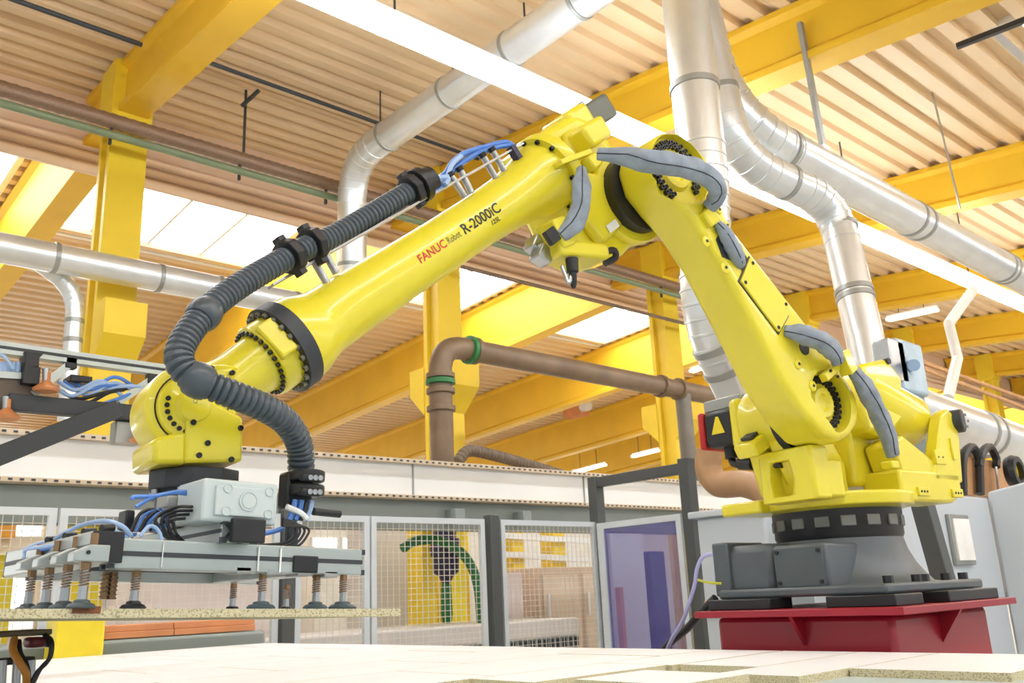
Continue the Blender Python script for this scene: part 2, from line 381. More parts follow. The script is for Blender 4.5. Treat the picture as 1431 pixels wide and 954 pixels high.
# cable tray, conduit, thin steel frame under the roof
t = thing('cable_tray', 'round brown mesh cable tray running past the left column', 'cable tray', (3, 10.5, 6.85))
mb = MB(); P = [(x * .06, 10.45, 6.86) for x in range(-60, 270)]
mb.tube(P, [.1 if k % 2 else .092 for k in range(len(P))], 12); mb.build('mesh_body', MESHT, t)
for x in (3.05, 4.7, 6.0, 8.7, 11, 13.4):
    MB().bar((x, 10.45, 6.9), (x, 10.45, 6.55), .03, .04, (0, 1, 0)).build('clip', DARK, t, smooth=False)
for x in (4.75, 10): MB().cyl((x, 10.45, 6.95), (x, 10.45, zdeck(10.45)), .02, seg=6).build('hanger_rod', DARK, t)
tag(MB().cyl((-6, 10.35, 6.63), (16, 10.35, 6.63), .05).build('conduit', CONDG), 'thin green grey conduit below the mesh cable tray', 'conduit')
a = at(262, 87, 'z', 7.5); c = at(485, 178, 'z', 7.5)
t = thing('pipe_rail', 'thin dark pipe under the roof between left beam and silver duct', 'pipe', a)
yr = a.y; MB().cyl((3.6, yr, 7.6), (8.2, yr, 7.6), .028, seg=8).build('run', DARK, t)
MB().tube([at(362, 126, 'z', 7.55), at(338, 148, 'z', 7.4)], .028, 8).build('arm', DARK, t)
tag(MB().cyl((-6, at(90, 30, 'z', 7.5).y, 7.55), (3.1, at(90, 30, 'z', 7.5).y, 7.55), .03, seg=8).build('roof_pipe', DARK), 'thin dark pipe under the roof in the top left corner', 'pipe')
tag(MB().cyl((8.4, 10.4, 6.1), (24, 10.4, 6.1), .035, seg=8).build('cable_pipe', DUSTY), 'thin brown pipe below the roof beside the hanging robot motors', 'pipe')

# brown pipe with elbows
YB = 9.0
A0 = at(617, 640, 'y', YB); A1 = at(613, 484, 'y', YB); A2 = at(1085, 574, 'y', YB)
t = thing('brown_pipe', 'dusty brown pipe with elbow in front of the middle yellow column', 'pipe', (A1.x, YB, 2.3))
zc = 4.27; xc = 6.86
pts = [(xc, YB, 1.6), (xc, YB, zc - .42)] + elbow((xc, YB, 1), (xc, YB, zc), (9, YB, zc), .38, 8) + [(15.5, YB, zc - .06)]
MB().tube(pts, .15, 18).build('pipe', DUSTY, t)
for p, d, m_ in (((xc, YB, zc - .62), (0, 0, 1), DUSTY), ((xc, YB, zc - .42), (0, 0, 1), DUSTY), ((xc, YB, zc - .5), (0, 0, 1), GREEN), ((xc + .5, YB, zc), (1, 0, 0), GREEN), ((xc + .58, YB, zc), (1, 0, 0), DUSTY),
                 ((xc, YB, zc - .85), (0, 0, 1), DUSTY), ((11.3, YB, zc - .03), (1, 0, 0), DUSTY), ((11.75, YB, zc - .03), (1, 0, 0), DUSTY)):
    g = m_ is GREEN
    MB().lathe(Vector(p) - Vector(d) * .04, d, [(0, .15), (.01, .185 if not g else .192), (.07, .185 if not g else .192), (.08, .15)], 18).build('collar', m_, t)
q = at(955, 562, 'y', YB)
MB().cyl((q.x, YB, zc - .1), (q.x, YB, .3), .13).build('branch', mat('grey_brown', (118, 112, 100), .5, .1, .1, 3), t)
tag(MB().tube(spline([at(992, 628, 'x', 6.6), at(990, 655, 'x', 6.6), at(1005, 676, 'x', 6.6), at(1040, 676, 'x', 6.6), at(1075, 690, 'x', 6.6), at(1090, 712, 'x', 6.6)], 8), .115, 14).build('extraction_hose', TAN), 'thick tan bent hose left of the robot shoulder motor', 'hose')
P, rd = ribbed([at(640, 645, 'y', 7.85), at(655, 630, 'y', 7.85), at(690, 636, 'y', 7.85), at(740, 650, 'y', 7.85), at(800, 668, 'y', 7.85)], .07, .05, .012)
tag(MB().tube(P, rd, 10).build('energy_chain', mat('chain_brown', (112, 96, 80), .6)), 'ribbed brown energy chain lying along the top of the cream girder', 'cable chain')
q = at(805, 575, 'x', 24)
t = thing('heater_box', 'small orange box with white fan on the rear roof beam', 'heater', q)
MB().box(q, (.5, .9, .4)).build('body', ORANGE, t, smooth=False)
MB().cyl(q + Vector((-.1, -.45, .1)), q + Vector((-.1, -.75, .1)), .2).build('fan', WHITE, t)
# bridge crane railing far right
for k, (a, b_, lab) in enumerate((((1290, 515), (1440, 573), 'lower brown handrail far right'), ((1280, 503), (1440, 560), 'upper brown handrail far right'))):
    tag(MB().cyl(at(*a, 'y', 8), at(*b_, 'y', 8), .05, seg=8).build('hand_rail', WOOD), lab + ' beside the white zigzag pipe', 'rail')

# ------------------------------------------------------------------ cream girder behind the fence
GY = 7.6
t = thing('gantry_girder', 'long cream machine girder with perforated rails behind the fence', 'girder', (6, GY, 2.1))
MB().bb((-2, GY, 2.12), (14, GY + .4, 2.44)).build('web', CREAM, t, smooth=False)
MB().bb((-2, GY - .07, 2.44), (14, GY + .45, 2.485)).build('top_rail', mat('rail_beige', (214, 196, 168), .5), t, smooth=False)
MB().bb((-2, GY - .05, 2.09), (14, GY + .4, 2.125)).build('bottom_rail', mat('rail_beige', (214, 196, 168), .5), t, smooth=False)
mb = MB()
for k in range(200):
    for z in (2.462, 2.107): mb.box((-1.9 + k * .08, GY - .07 if z > 2.3 else GY - .05, z), (.03, .012, .016))
mb.build('rail_hole', DARK, t, smooth=False, kind='stuff')
for x in (3.1, 5.4, 7.9): MB().bb((x, GY - .012, 2.13), (x + .015, GY, 2.44)).build('seam', GREYG, t, smooth=False)
MB().bb((-2, GY + .1, 1.8), (14, GY + .35, 2.09)).build('support_beam', GREYG, t, bevel=.01)
for x in (5.95, 6.9): MB().bb((x - .06, GY - .08, 1.86), (x + .06, GY + .1, 2.0)).build('bracket', GREYG, t, bevel=.006)

# ------------------------------------------------------------------ safety fence
FY = 6.61
fence = thing('safety_fence', 'long safety fence of white framed wire mesh panels on dark posts', 'fence', (4, FY, 0))
def mesh_panel(x0, x1, y=FY, z0=.35, z1=1.8):
    fw = .05
    mb = MB(); x = x0 + fw
    while x < x1 - fw: mb.bb((x - .0022, y - .0022, z0), (x + .0022, y + .0022, z1)); x += .06
    z = z0 + fw
    while z < z1 - fw: mb.bb((x0, y - .0022, z - .0022), (x1, y + .0022, z + .0022)); z += .05
    t = mb.build('mesh_panel', WIRE, fence, smooth=False, kind='stuff')
    for a, b_ in (((x0, z0), (x0 + fw, z1)), ((x1 - fw, z0), (x1, z1)), ((x0 + fw, z1 - fw), (x1 - fw, z1)), ((x0 + fw, z0), (x1 - fw, z0 + fw))):
        MB().bb((a[0], y - .02, a[1]), (b_[0], y + .02, b_[1])).build('frame_bar', FRAMEW, t, smooth=False)
for x0, x1 in ((-.3, .68), (.7, 1.79), (1.81, 3.42), (3.56, 4.24), (4.26, 5.5), (5.7, 7.0)): mesh_panel(x0, x1)
for x in (5.6, 3.49):
    t = MB().bar((x, FY, 0), (x, FY, 1.84), .11, .11, (0, 1, 0)).build('post', POST, fence, bevel=.006, label='dark grey square post')
    MB().bb((x - .09, FY - .09, 0), (x + .09, FY + .09, .012)).build('foot_plate', POST, t)
GX = 7.06
t = thing('gate_frame', 'tall dark grey gate frame with two posts and a top bar', 'frame', (GX, 6, 0))
MB().bb((GX - .06, FY - .06, 0), (GX + .06, FY + .06, 2.27)).build('post', POST, t, bevel=.006)
MB().bb((GX - .06, 5.34, 0), (GX + .06, 5.46, 2.3)).build('post', POST, t, bevel=.006)
MB().bb((GX - .05, 5.46, 2.16), (GX + .05, FY - .06, 2.26)).build('top_bar', POST, t, bevel=.006)
t = struct(MB().bb((GX - .09, 5.46, .3), (GX - .06, 5.52, 1.78)).bb((GX - .09, 6.46, .3), (GX - .06, 6.55, 1.78)).bb((GX - .09, 5.52, 1.72), (GX - .06, 6.46, 1.78)).bb((GX - .09, 5.52, .3), (GX - .06, 6.46, .36)).build('door_1', FRAMEW, smooth=False))
p = MB().bb((GX - .08, 5.52, .36), (GX - .07, 6.46, 1.72)).build('pane', ACR, None, smooth=False)
off = p.location.copy(); p.parent = t; p.location = off - t.location

# ------------------------------------------------------------------ behind the fence
def pbox(name, m, px0, py0, px1, py1, Y, depth, label, cat, group=None, bevel=.01, floor=True):
    a = at(px0, py0, 'y', Y); b_ = at(px1, py1, 'y', Y)
    mb = MB().bb((a.x, Y, 0 if floor else min(a.z, b_.z)), (b_.x, Y + depth, max(a.z, b_.z)))
    return tag(mb.build(name, m, bevel=bevel), label, cat, group)
pbox('yellow_pillar', COLY, 588, 735, 612, 905, 9.2, .3, 'orange yellow machine pillar left of the purple spindle', 'pillar')
pbox('machine_guard', mat('panel_yellow', (240, 216, 40), .45), 628, 735, 655, 905, 9.2, .25, 'bright yellow machine panel right of the purple spindle', 'panel')
pbox('machine_guard', mat('panel_yellow', (240, 216, 40), .45), 95, 702, 140, 880, 8.4, .2, 'yellow panel behind the left mesh, above the suction cups', 'panel')
pbox('machine_guard', mat('panel_yellow', (240, 216, 40), .45), -25, 775, 15, 850, 8.4, .2, 'yellow panel at the left image edge behind the cups', 'panel')
pbox('amber_board', mat('amber', (214, 150, 40), .45), 0, 695, 21, 752, 11.4, .2, 'amber panel on the partition at the upper left behind the mesh', 'panel', floor=False)
pbox('machine_guard', mat('panel_yellow', (240, 216, 40), .45), 80, 866, 146, 892, 5.6, .2, 'low yellow block under the held board at left', 'block')
pbox('yellow_post', COLY, 715, 740, 735, 810, 10.2, .3, 'left of two yellow posts behind the right mesh panel', 'post')
pbox('yellow_post', COLY, 772, 740, 792, 790, 10.2, .3, 'right of two yellow posts behind the right mesh panel', 'post')
for (x0, y0, x1, y1, lab) in ((24, 732, 58, 748, 'bright far window at left behind the yellow panel'), (12, 790, 40, 850, 'bright tall far window at the left edge'), (480, 752, 501, 768, 'upper bright far window right of the gripper'),
                         (484, 782, 500, 796, 'lower bright far window right of the gripper'), (438, 752, 470, 772, 'bright far window beside the black handle'), (10, 864, 45, 877, 'low bright far window under the held board')):
    WY = 11.55 if x0 < 440 else 12.15; a = at(x0, y0, 'y', WY); b_ = at(x1, y1, 'y', WY)
    t = thing('bright_window', lab, 'window', (a.x, WY, b_.z))
    MB().bb((a.x - .02, WY, b_.z - .02), (b_.x + .02, WY + .05, a.z + .02)).build('frame', WHITE, t, smooth=False)
    MB().bb((a.x, WY - .015, b_.z), (b_.x, WY, a.z)).build('pane', WING, t, smooth=False)
# spindle head
c = at(623, 790, 'y', 8.7)
t = thing('spindle_head', 'dark purple machine spindle with green tool hanging behind the mesh', 'spindle', c)
MB().lathe(c + Vector((0, 0, -.2)), (0, 0, 1), [(0, .05), (.08, .09), (.12, .15), (.3, .16), (.32, .18), (.5, .18), (.52, .12), (.85, .12)], 16).build('body', PURP, t)
MB().lathe((c.x, c.y, .83), (0, 0, 1), [(0, .05), (.1, .07), (c.z - 1.06, .06), (c.z - 1.03, .05)], 12).build('tool', GREEN, t)
tag(MB().tube(spline([at(563, 766, 'y', 8.3), at(580, 756, 'y', 8.3), at(610, 754, 'y', 8.3), at(640, 768, 'y', 8.3), at(658, 790, 'y', 8.3), at(668, 820, 'y', 8.3), at(672, 860, 'y', 8.3), at(674, 893, 'y', 8.3)], 6), .055, 10).build('green_hose', GREEN), 'green hose arching behind the mesh fence', 'hose')
# machine bed
t = thing('machine_bed', 'long pale machine bed with dark slots behind the fence', 'machine', (5.5, 8, 0))
MB().bb((3.6, 7.9, .62), (8.0, 9.0, .82)).build('top', MACH, t, bevel=.02); MB().bb((3.6, 7.95, .2), (8.0, 8.9, .62)).build('body', GREYG, t, smooth=False)
for k in range(44): MB().bb((3.65 + k * .1, 7.93, .5), (3.7 + k * .1, 7.95, .6)).build('slot', DARK, t, smooth=False)
# cabinet with panels behind the right mesh panel
a = at(750, 793, 'y', 9.0); b_ = at(825, 905, 'y', 9.0)
t = thing('timber_cabinet', 'beige cabinet with panelled doors behind the right mesh panel', 'cabinet', (a.x, 9, 0))
MB().bb((a.x, 9.0, 0), (b_.x + .3, 9.6, a.z)).build('body', mat('beige_door', (214, 186, 158), .5), t, bevel=.01)
for k in range(2):
    x0 = a.x + .08 + k * .75
    d = MB().bb((x0, 8.97, .1), (x0 + .66, 9.0, a.z - .1)).build('door', mat('beige_door2', (224, 200, 172), .5), t, bevel=.006)
    MB().bb((x0 + .05, 8.94, .8), (x0 + .08, 8.97, 1.1)).build('handle', WHITE, d)
a = at(706, 800, 'y', 8.9)
tag(MB().bb((a.x, 9.05, 0), (a.x + .42, 9.4, a.z)).build('white_cabinet', mat('pale_pink', (224, 206, 200), .5), bevel=.01), 'low pale cabinet left of the beige cabinet behind the mesh', 'cabinet')
for k, (y, lab) in enumerate(((748, 'upper'), (774, 'lower'))):
    tag(MB().bar(at(700, y, 'y', 10.16), at(822, y + 8, 'y', 10.16), .08, .08).build('cross_rail', WHITE, smooth=False), lab + ' white cross rail behind the right mesh panel', 'rail')
# things behind the gripper
t = thing('timber_stack', 'low orange timber pack behind the held board', 'timber', (2.6, 6.1, .955))
for k in range(2):
    for r_ in range(2): MB().bb((1.8 + k * .55, 5.9 + .01 * r_, .955 + r_ * .04), (2.347 + k * .55, 6.3, .993 + r_ * .04)).build('plank', ORANGE, t, bevel=.004)
tag(MB().bb((1.3, 5.85, 0), (2.95, 6.4, .95)).build('roller_bed', GREYG, bevel=.02), 'grey roller bed under the orange timber pack', 'conveyor')
pbox('pale_machine', mat('pale_rose', (228, 214, 208), .5), 190, 805, 385, 850, 9.1, .8, 'pale rose machine housing behind the gripper cups', 'machine')
pbox('grey_machine', MACH, 520, 735, 585, 880, 9.9, .6, 'light grey machine housing left of the green hose', 'machine')
pbox('grey_machine', MACH, 150, 700, 230, 800, 9.9, .6, 'light grey machine housing behind the gripper hoses', 'machine')
pbox('beige_partition', mat('partition', (236, 226, 212), .55), -40, 690, 440, 905, 11.6, .1, 'beige partition wall far behind the gripper', 'partition')
pbox('grey_partition', mat('partition_grey', (238, 238, 234), .55), 442, 700, 960, 905, 12.2, .1, 'pale grey partition wall far behind the right fence', 'partition')
# seen through the tinted door
pbox('dark_cabinet', DARK, 908, 770, 940, 905, 7.65, .4, 'dark control cabinet behind the tinted door', 'cabinet')
pbox('white_housing', WHITE, 852, 745, 899, 765, 7.3, .25, 'white housing behind the tinted door', 'panel')
pbox('orange_post', ORANGE, 866, 820, 874, 858, 7.15, .08, 'small orange post behind the tinted door', 'post')

# ------------------------------------------------------------------ right hand cabinets
t = thing('control_cabinet', 'white control cabinet with a framed sheet, right of the red pedestal', 'cabinet', (6.2, 2.6, 0))
q0 = at(1262, 700, 'y', 2.62); q1 = at(1392, 684, 'y', 2.62)
MB().bb((5.35, 2.62, 0), (6.85, 3.2, 1.62)).build('body', CABW, t, bevel=.015)
MB().prism([(6.86, 2.62, 0), (6.86, 2.62, 1.66), (7.1, 1.6, 1.86), (7.1, 1.6, 0)], (.6, .2, 0)).build('side_body', CABW, t, bevel=.015)
c0 = at(1322, 718, 'y', 2.61); c1 = at(1361, 789, 'y', 2.61)
f_ = MB().bb((c0.x, 2.59, c1.z), (c1.x, 2.62, c0.z)).build('frame', GALVD, t, bevel=.006)
MB().bb((c0.x + .025, 2.58, c1.z + .03), (c1.x - .025, 2.59, c0.z - .03)).build('sheet', PAPER, f_, smooth=False)
t = thing('machine_cover', 'white machine cover behind the robot base, left of the turntable', 'cabinet', (5, 4, 0))
a = at(972, 712, 'y', 3.9); b_ = at(1275, 712, 'y', 3.9)
MB().bb((5.68, 3.7, 0), (7.6, 4.3, 1.60)).build('body', CABW, t, bevel=.02)
MB().bb((5.64, 3.65, 1.60), (7.65, 4.35, 1.65)).build('lid', CABW, t, bevel=.01)
MB().bb((5.64, 4.15, .9), (5.68, 4.27, 1.0)).build('handle', ORANGE, t)
tag(MB().bar(at(1320, 815, 'y', 2.35), at(1288, 700, 'y', 2.35), .1, .1, (0, 1, 0)).build('steel_post', POST, bevel=.006), 'dark grey post right of the robot base', 'post')
# hooks and equipment on top at the far right
a = at(1340, 690, 'y', 3.4)
t = thing('hook_rack', 'wooden rack with black hooks above the white cabinet', 'rack', at(1380, 690, 'y', 3.5))
MB().bb(at(1345, 690, 'y', 3.5), at(1431, 650, 'y', 3.5) + Vector((.4, .06, 0))).build('board', WOOD, t, smooth=False)
for px in (1358, 1382):
    MB().tube(spline([at(px - 12, 690, 'y', 3.45), at(px - 12, 640, 'y', 3.45), at(px, 624, 'y', 3.45), at(px + 10, 640, 'y', 3.45), at(px + 10, 652, 'y', 3.45)], 6), .04, 8).build('hook', BLACK, t)
    MB().tube([at(px + 10, 652, 'y', 3.45), at(px + 14, 690, 'y', 3.45)], .012, 6).build('cord', STEEL, t)
c = at(1410, 660, 'y', 3.3)
t = thing('hose_reel', 'black hose reel with yellow centre at the right edge', 'reel', c)
MB().lathe(c, (0, -1, 0), [(0, .14), (.05, .16), (.1, .14), (.1, .09), (.06, .09)], 20, caps=False).build('rim', BLACK, t)
MB().lathe(c, (0, -1, 0), [(.01, .1), (.05, .1)], 18).build('hub', SIGNY, t)
# blue grey lifting unit behind shoulder
c = at(1287, 505, 'y', 2.9)
t = thing('lift_unit', 'pale blue grey motor unit standing behind the robot balancer', 'motor', c)
MB().bb(at(1264, 545, 'y', 2.9), at(1288, 482, 'y', 2.9) + Vector((0, .2, 0))).build('body', LIFTB, t, bevel=.02)
MB().bb(at(1250, 530, 'y', 2.9), at(1262, 478, 'y', 2.9) + Vector((0, .12, 0))).build('bracket', STEEL, t, bevel=.01)
q = at(1276, 540, 'y', 3.0); MB().bb((q.x - .05, 2.95, 1.62), (q.x + .05, 3.05, q.z)).build('mast', GREYG, t)
MB().cyl(at(1277, 510, 'y', 2.88), at(1277, 510, 'y', 2.84), .045).build('dial', PBLUE, t)

# ================================================================== work table and boards
t = thing('work_table', 'pale grey work table covered with chipboard panels', 'table', (1.7, 3.2, 0))
MB().bb((.15, -.6, .80), (2.84, 5.6, .86)).build('table_top', TABG, t, bevel=.006)
for x in (.4, 2.7):
    for y in (-.3, 2.8, 5.4): MB().bb((x - .05, y - .05, 0), (x + .05, y + .05, .8)).build('leg', GREYG, t)
def board(x0, y0, x1, y1, z, lab, th=.02, rz=0, grp='chipboard panels on the table'):
    c = Vector(((x0 + x1) / 2, (y0 + y1) / 2, z + th / 2)); M = Matrix.Rotation(rz, 3, 'Z')
    mb = MB().box(c, (abs(x1 - x0), abs(y1 - y0), th), M); mb.mi = [1, 0, 1, 1, 1, 1]
    o = mb.build('chipboard_panel', [BTOP, BEDGE], smooth=False); return tag(o, lab, 'board', grp)
board(2.3, .9, 2.83, 1.30, .86, 'chipboard panel nearest the right edge, in front of the red pedestal')
board(2.07, 1.305, 2.83, 1.55, .86, 'chipboard panel jutting forward below the left corner of the pedestal')
board(2.27, 1.555, 2.83, 1.83, .86, 'chipboard panel set back between two longer ones at right')
board(1.75, 1.42, 2.03, 1.76, .862, 'loose chipboard piece lying in front on the bare grey table', th=.024)
board(1.70, 1.86, 2.24, 2.12, .86, 'narrow chipboard panel with a dark corner in the front row')
board(2.245, 1.84, 2.83, 2.12, .86, 'chipboard panel behind the narrow front row panel')
y = 2.125; row = 0
while y < 5.3:
    wd = .50; x = 2.83 - (.0 if row % 2 else .3)
    if row % 2 == 0: board(2.535, y, 2.83, y + wd - .004, .86, 'cream chipboard panel in the tiled field covering the table')
    while x > .75:
        ln = .74 if (row + int(x * 10)) % 3 else .9
        x0 = max(x - ln, .55)
        board(x0, y, x - .005, y + wd - .004, .86, 'cream chipboard panel in the tiled field covering the table'); x = x0 - .0
    y += wd; row += 1
board(.75, 2.3, 1.18, 2.66, .8805, 'small second layer chipboard piece at the lower left', th=.018)
# device at the lower left corner
q = at(28, 905, 'y', 2.3)
t = thing('hose_terminal', 'small cable head with orange and black hoses at the lower left corner', 'device', (q.x, 2.3, .88))
def P23(px, py, Y=2.3): return at(px, py, 'y', Y)
MB().bb((P23(-30, 885).x, 2.25, P23(0, 890).z), (P23(64, 885).x, 2.4, P23(0, 882).z)).build('plate', mat('olive_plate', (110, 98, 74), .5, .3), t, bevel=.003)
MB().bb((P23(30, 905).x, 2.24, P23(30, 905).z), (P23(56, 886).x, 2.3, P23(56, 889).z)).build('motor', mat('dark_red', (112, 34, 40), .45), t, bevel=.008)
MB().bb((P23(56, 905).x, 2.25, P23(56, 904).z), (P23(66, 886).x, 2.3, P23(66, 892).z)).build('connector', BLACK, t, bevel=.004)
MB().bb((P23(-30, 930).x, 2.3, P23(0, 930).z), (P23(50, 920).x, 2.36, P23(0, 920).z)).build('rail', BLACK, t, bevel=.004)
for px in (4, 24, 44): MB().cyl(P23(px, 922), (P23(px, 960).x, 2.3, .885), .009).build('leg', STEEL, t)
MB().bb((P23(-30, 952).x, 2.2, .881), (P23(60, 952).x, 2.4, .90)).build('base', mat('olive_grey', (150, 146, 128), .5, .2), t, bevel=.004)
MB().tube(spline([P23(20, 893, 2.24), P23(18, 908, 2.2), P23(27, 925, 2.18), P23(36, 940, 2.18), P23(37, 956, 2.2)], 8), .008, 10).build('hose', mat('hose_orange', (196, 128, 44), .4), t)
MB().tube(spline([P23(26, 895, 2.24), P23(28, 912, 2.22), P23(37, 930, 2.2), P23(40, 950, 2.2)], 8), .006, 8).build('cable', BLACK, t)
MB().tube(spline([P23(62, 886, 2.26), P23(72, 896, 2.2), P23(70, 918, 2.2), P23(56, 935, 2.2), P23(46, 955, 2.2)], 8), .005, 8).build('cable', BLACK, t)
MB().tube(spline([P23(66, 890, 2.26), P23(71, 905, 2.22), P23(66, 925, 2.2), P23(52, 938, 2.2), P23(43, 955, 2.2)], 8), .004, 8).build('cable', BLACK, t)

# ================================================================== handling frame at the left edge
LY = 4.4
def PL(px, py, Y=LY): return at(px, py, 'y', Y)
t = thing('handling_frame', 'second vacuum gripper frame of dark arms and aluminium rail at the left edge', 'gripper', (1.2, LY, 1.9))
a = PL(-60, 478); c = PL(250, 521)
r_ = MB().bar(a, c, .05, .055).build('rail', ALU, t, smooth=False)
MB().bar(a + Vector((0, -.027, 0)), c + Vector((0, -.027, 0)), .006, .012).build('slot', DARK, r_, smooth=False)
MB().bar(PL(10, 562), PL(212, 580), .06, .075).build('cross_arm', DARK, t, bevel=.004)
MB().bar(PL(-40, 652, LY - .05), PL(165, 571, LY - .05), .04, .085).build('diagonal_arm', DARK, t, bevel=.004)
MB().bar(PL(-40, 580, LY + .02), PL(40, 528, LY + .02), .05, .16).build('gusset_plate', mat('plate_brown', (98, 86, 76), .5, .3), t, bevel=.004)
MB().bb(PL(27, 538) + Vector((0, -.05, 0)), PL(53, 516) + Vector((0, .05, 0))).build('clamp_block', BLACK, t, bevel=.004)
MB().prism([PL(30, 494) + Vector((0, -.05, 0)), PL(58, 496) + Vector((0, -.05, 0)), PL(51, 503) + Vector((0, -.05, 0)), PL(50, 516) + Vector((0, -.05, 0)), PL(30, 516) + Vector((0, -.05, 0)), PL(31, 502) + Vector((0, -.05, 0))], (0, .1, 0)).build('clamp', BLACK, t, bevel=.003)
for a_, b_ in (((45, 552), (98, 508)), ((165, 562), (212, 530))):
    p_ = MB().bar(PL(*a_), PL(*b_), .035, .035).build('profile', ALU, t, smooth=False); MB().box(PL(*b_), (.05, .05, .05)).build('end_cap', BLACK, p_, bevel=.003)
for px, py in ((64, 541), (198, 612), (8, 580)):
    p_ = MB().lathe(PL(px, py + 6, LY - .05), (0, 0, 1), [(0, .05), (.012, .058), (.035, .03), (.05, .015), (.09, .014)], 16).build('suction_cup', mat('cup_orange', (206, 136, 84), .5), t)
    MB().cyl(PL(px, py - 8, LY - .05), PL(px, py - 26, LY - .05), .014).build('stem', STEEL, p_)
MB().bb(PL(98, 532), PL(130, 526) + Vector((0, .12, 0))).build('valve', BLACK, t, bevel=.006)
MB().bb(PL(160, 618), PL(198, 590) + Vector((0, .08, 0))).build('side_plate', GALVD, t, bevel=.006)
for k in range(9):
    x0 = random.uniform(75, 120); y0 = random.uniform(530, 556)
    MB().tube(spline([PL(x0, y0, LY + .05), PL(x0 + 25, y0 + 12, LY), PL(x0 + 60, y0 + random.uniform(-6, 10), LY - .02), PL(x0 + 90, 545 + random.uniform(-8, 12), LY)], 6), .009, 8).build('air_hose', (BLUE, PBLUE, PBLUE, BLACK)[k % 4], t)
for k in range(5):
    MB().cyl(PL(1 + k * 6, 520), PL(2 + k * 6, 506), .012, seg=8).build('fitting', PBLUE, t)
MB().bar(PL(-20, 523), PL(28, 526), .04, .03).build('manifold', ALU, t)
MB().tube(spline([PL(-10, 490, LY - .04), PL(8, 500, LY - .04), PL(18, 515, LY - .04)], 6), .008, 8).build('air_hose', PBLUE, t)

# ================================================================== red pedestal
PX0, PX1, PY0, PY1 = 2.86, 3.72, 1.42, 2.19
t = thing('pedestal', 'glossy red welded steel pedestal under the robot', 'pedestal', ((PX0 + PX1) / 2, (PY0 + PY1) / 2, 0))
MB().bb((PX0 - .01, PY0 - .02, .988), (PX1 + .03, PY1 + .02, 1.012)).build('top_plate', RED, t, bevel=.003)
MB().bb((PX0 + .07, PY0 + .06, .02), (PX1 - .05, PY1 - .02, .988)).build('box', RED, t, bevel=.02)
MB().bb((PX0 + .02, PY0 - .05, 0), (PX1 + .1, PY1 + .1, .02)).build('foot_plate', RED, t)
gy = 1.80
MB().prism([(PX0 + .07, gy, .988), (PX0 - .005, gy, .988), (PX0 + .07, gy, .89)], (0, .014, 0)).build('gusset', RED, t, smooth=False)
MB().prism([(3.26, PY0 + .06, .988), (3.26, PY0 - .018, .988), (3.26, PY0 + .06, .88)], (.014, 0, 0)).build('gusset', RED, t, smooth=False)
for (x0, x1, y0, y1) in ((2.93, 3.08, 1.93, 2.2), (2.95, 3.15, 1.47, 1.72), (3.28, 3.70, 1.44, 1.62)):
    MB().bb((x0, y0, 1.012), (x1, y1, 1.05)).build('shim_block', BLACK, t, bevel=.004)

# ================================================================== the robot
RB = Vector((3.447, 1.914, 1.05)); PSI = math.radians(174)
TW = Matrix.Translation(RB) @ Matrix.Rotation(PSI, 4, 'Z'); TI = TW.inverted()
rob = thing('industrial_robot', 'large yellow six axis industrial robot on the red pedestal', 'robot', RB, PSI)
def LM(): return MB(TW)
def lray(px, py): return TI @ CAM, TI.to_3x3() @ ray(px, py)
def ly(px, py, y): o_, d = lray(px, py); return o_ + d * ((y - o_.y) / d.y)
t2 = math.radians(45.546); t3 = math.radians(-37.995)
J2 = Vector((.312, 0, .67)); d2 = Vector((math.sin(t2), 0, math.cos(t2))); e2 = Vector((math.cos(t2), 0, -math.sin(t2)))
J3 = J2 + d2 * 1.075
d3 = Vector((math.cos(t3), 0, math.sin(t3))); e3 = Vector((-math.sin(t3), 0, math.cos(t3)))
F0 = J3 + e3 * .225; J5 = F0 + d3 * 1.73; Yv = Vector((0, 1, 0)); Zv = Vector((0, 0, 1))
def LA(a, b_, y): return J2 + d2 * a + e2 * b_ + Yv * y
def FA(t, h, y): return F0 + d3 * t + e3 * h + Yv * y
def bolt(p, d, r, h, parent, m=BLACK):
    p = Vector(p); d = Vector(d).normalized()
    return LM().lathe(p, d, [(0, r), (h * .8, r), (h, r * .85), (h, r * .5), (h * .5, r * .45)], 10).build('bolt', m, parent)
# --- base
base = LM().lathe((0, 0, 0), Zv, [(0, .36), (.03, .36), (.04, .325), (.07, .30), (.11, .272), (.16, .25), (.22, .237), (.25, .235)], 40).build('base', CAST, rob)
def wb(name, a, b_, m, par, bev=.01): return MB().bb(a, b_).build(name, m, par, bevel=bev)
wb('flange', (3.0, 1.52, 1.05), (3.78, 2.2, 1.085), CAST, base)
wb('connector_box', (3.06, 1.98, 1.06), (3.32, 2.20, 1.25), CAST, base, .03)
wb('end_plate', (3.045, 2.17, 1.06), (3.30, 2.245, 1.265), CAST, base, .008)
cb = wb('cover_box', (3.04, 1.745, 1.075), (3.3, 1.965, 1.235), CAST, base, .012)
wb('cover_plate', (3.03, 1.755, 1.085), (3.04, 1.955, 1.225), mat('plate_grey', (82, 90, 92), .4, .15), cb, .002)
for yy in (1.77, 1.94):
    for zz in (1.10, 1.21): MB().cyl((3.031, yy, zz), (3.022, yy, zz), .007, seg=8).build('bolt', BLACK, cb)
for x, y in ((3.1, 1.56), (3.7, 1.56), (3.55, 1.56), (3.28, 1.545), (3.34, 1.545)): MB().cyl((x, y, 1.085), (x, y, 1.11), .018, seg=6).build('bolt', BLACK, base)
ring = LM().lathe((0, 0, .20), Zv, [(0, .238), (.02, .247), (.07, .247), (.075, .25), (.115, .25)], 40).build('bearing_ring', BLACK, rob)
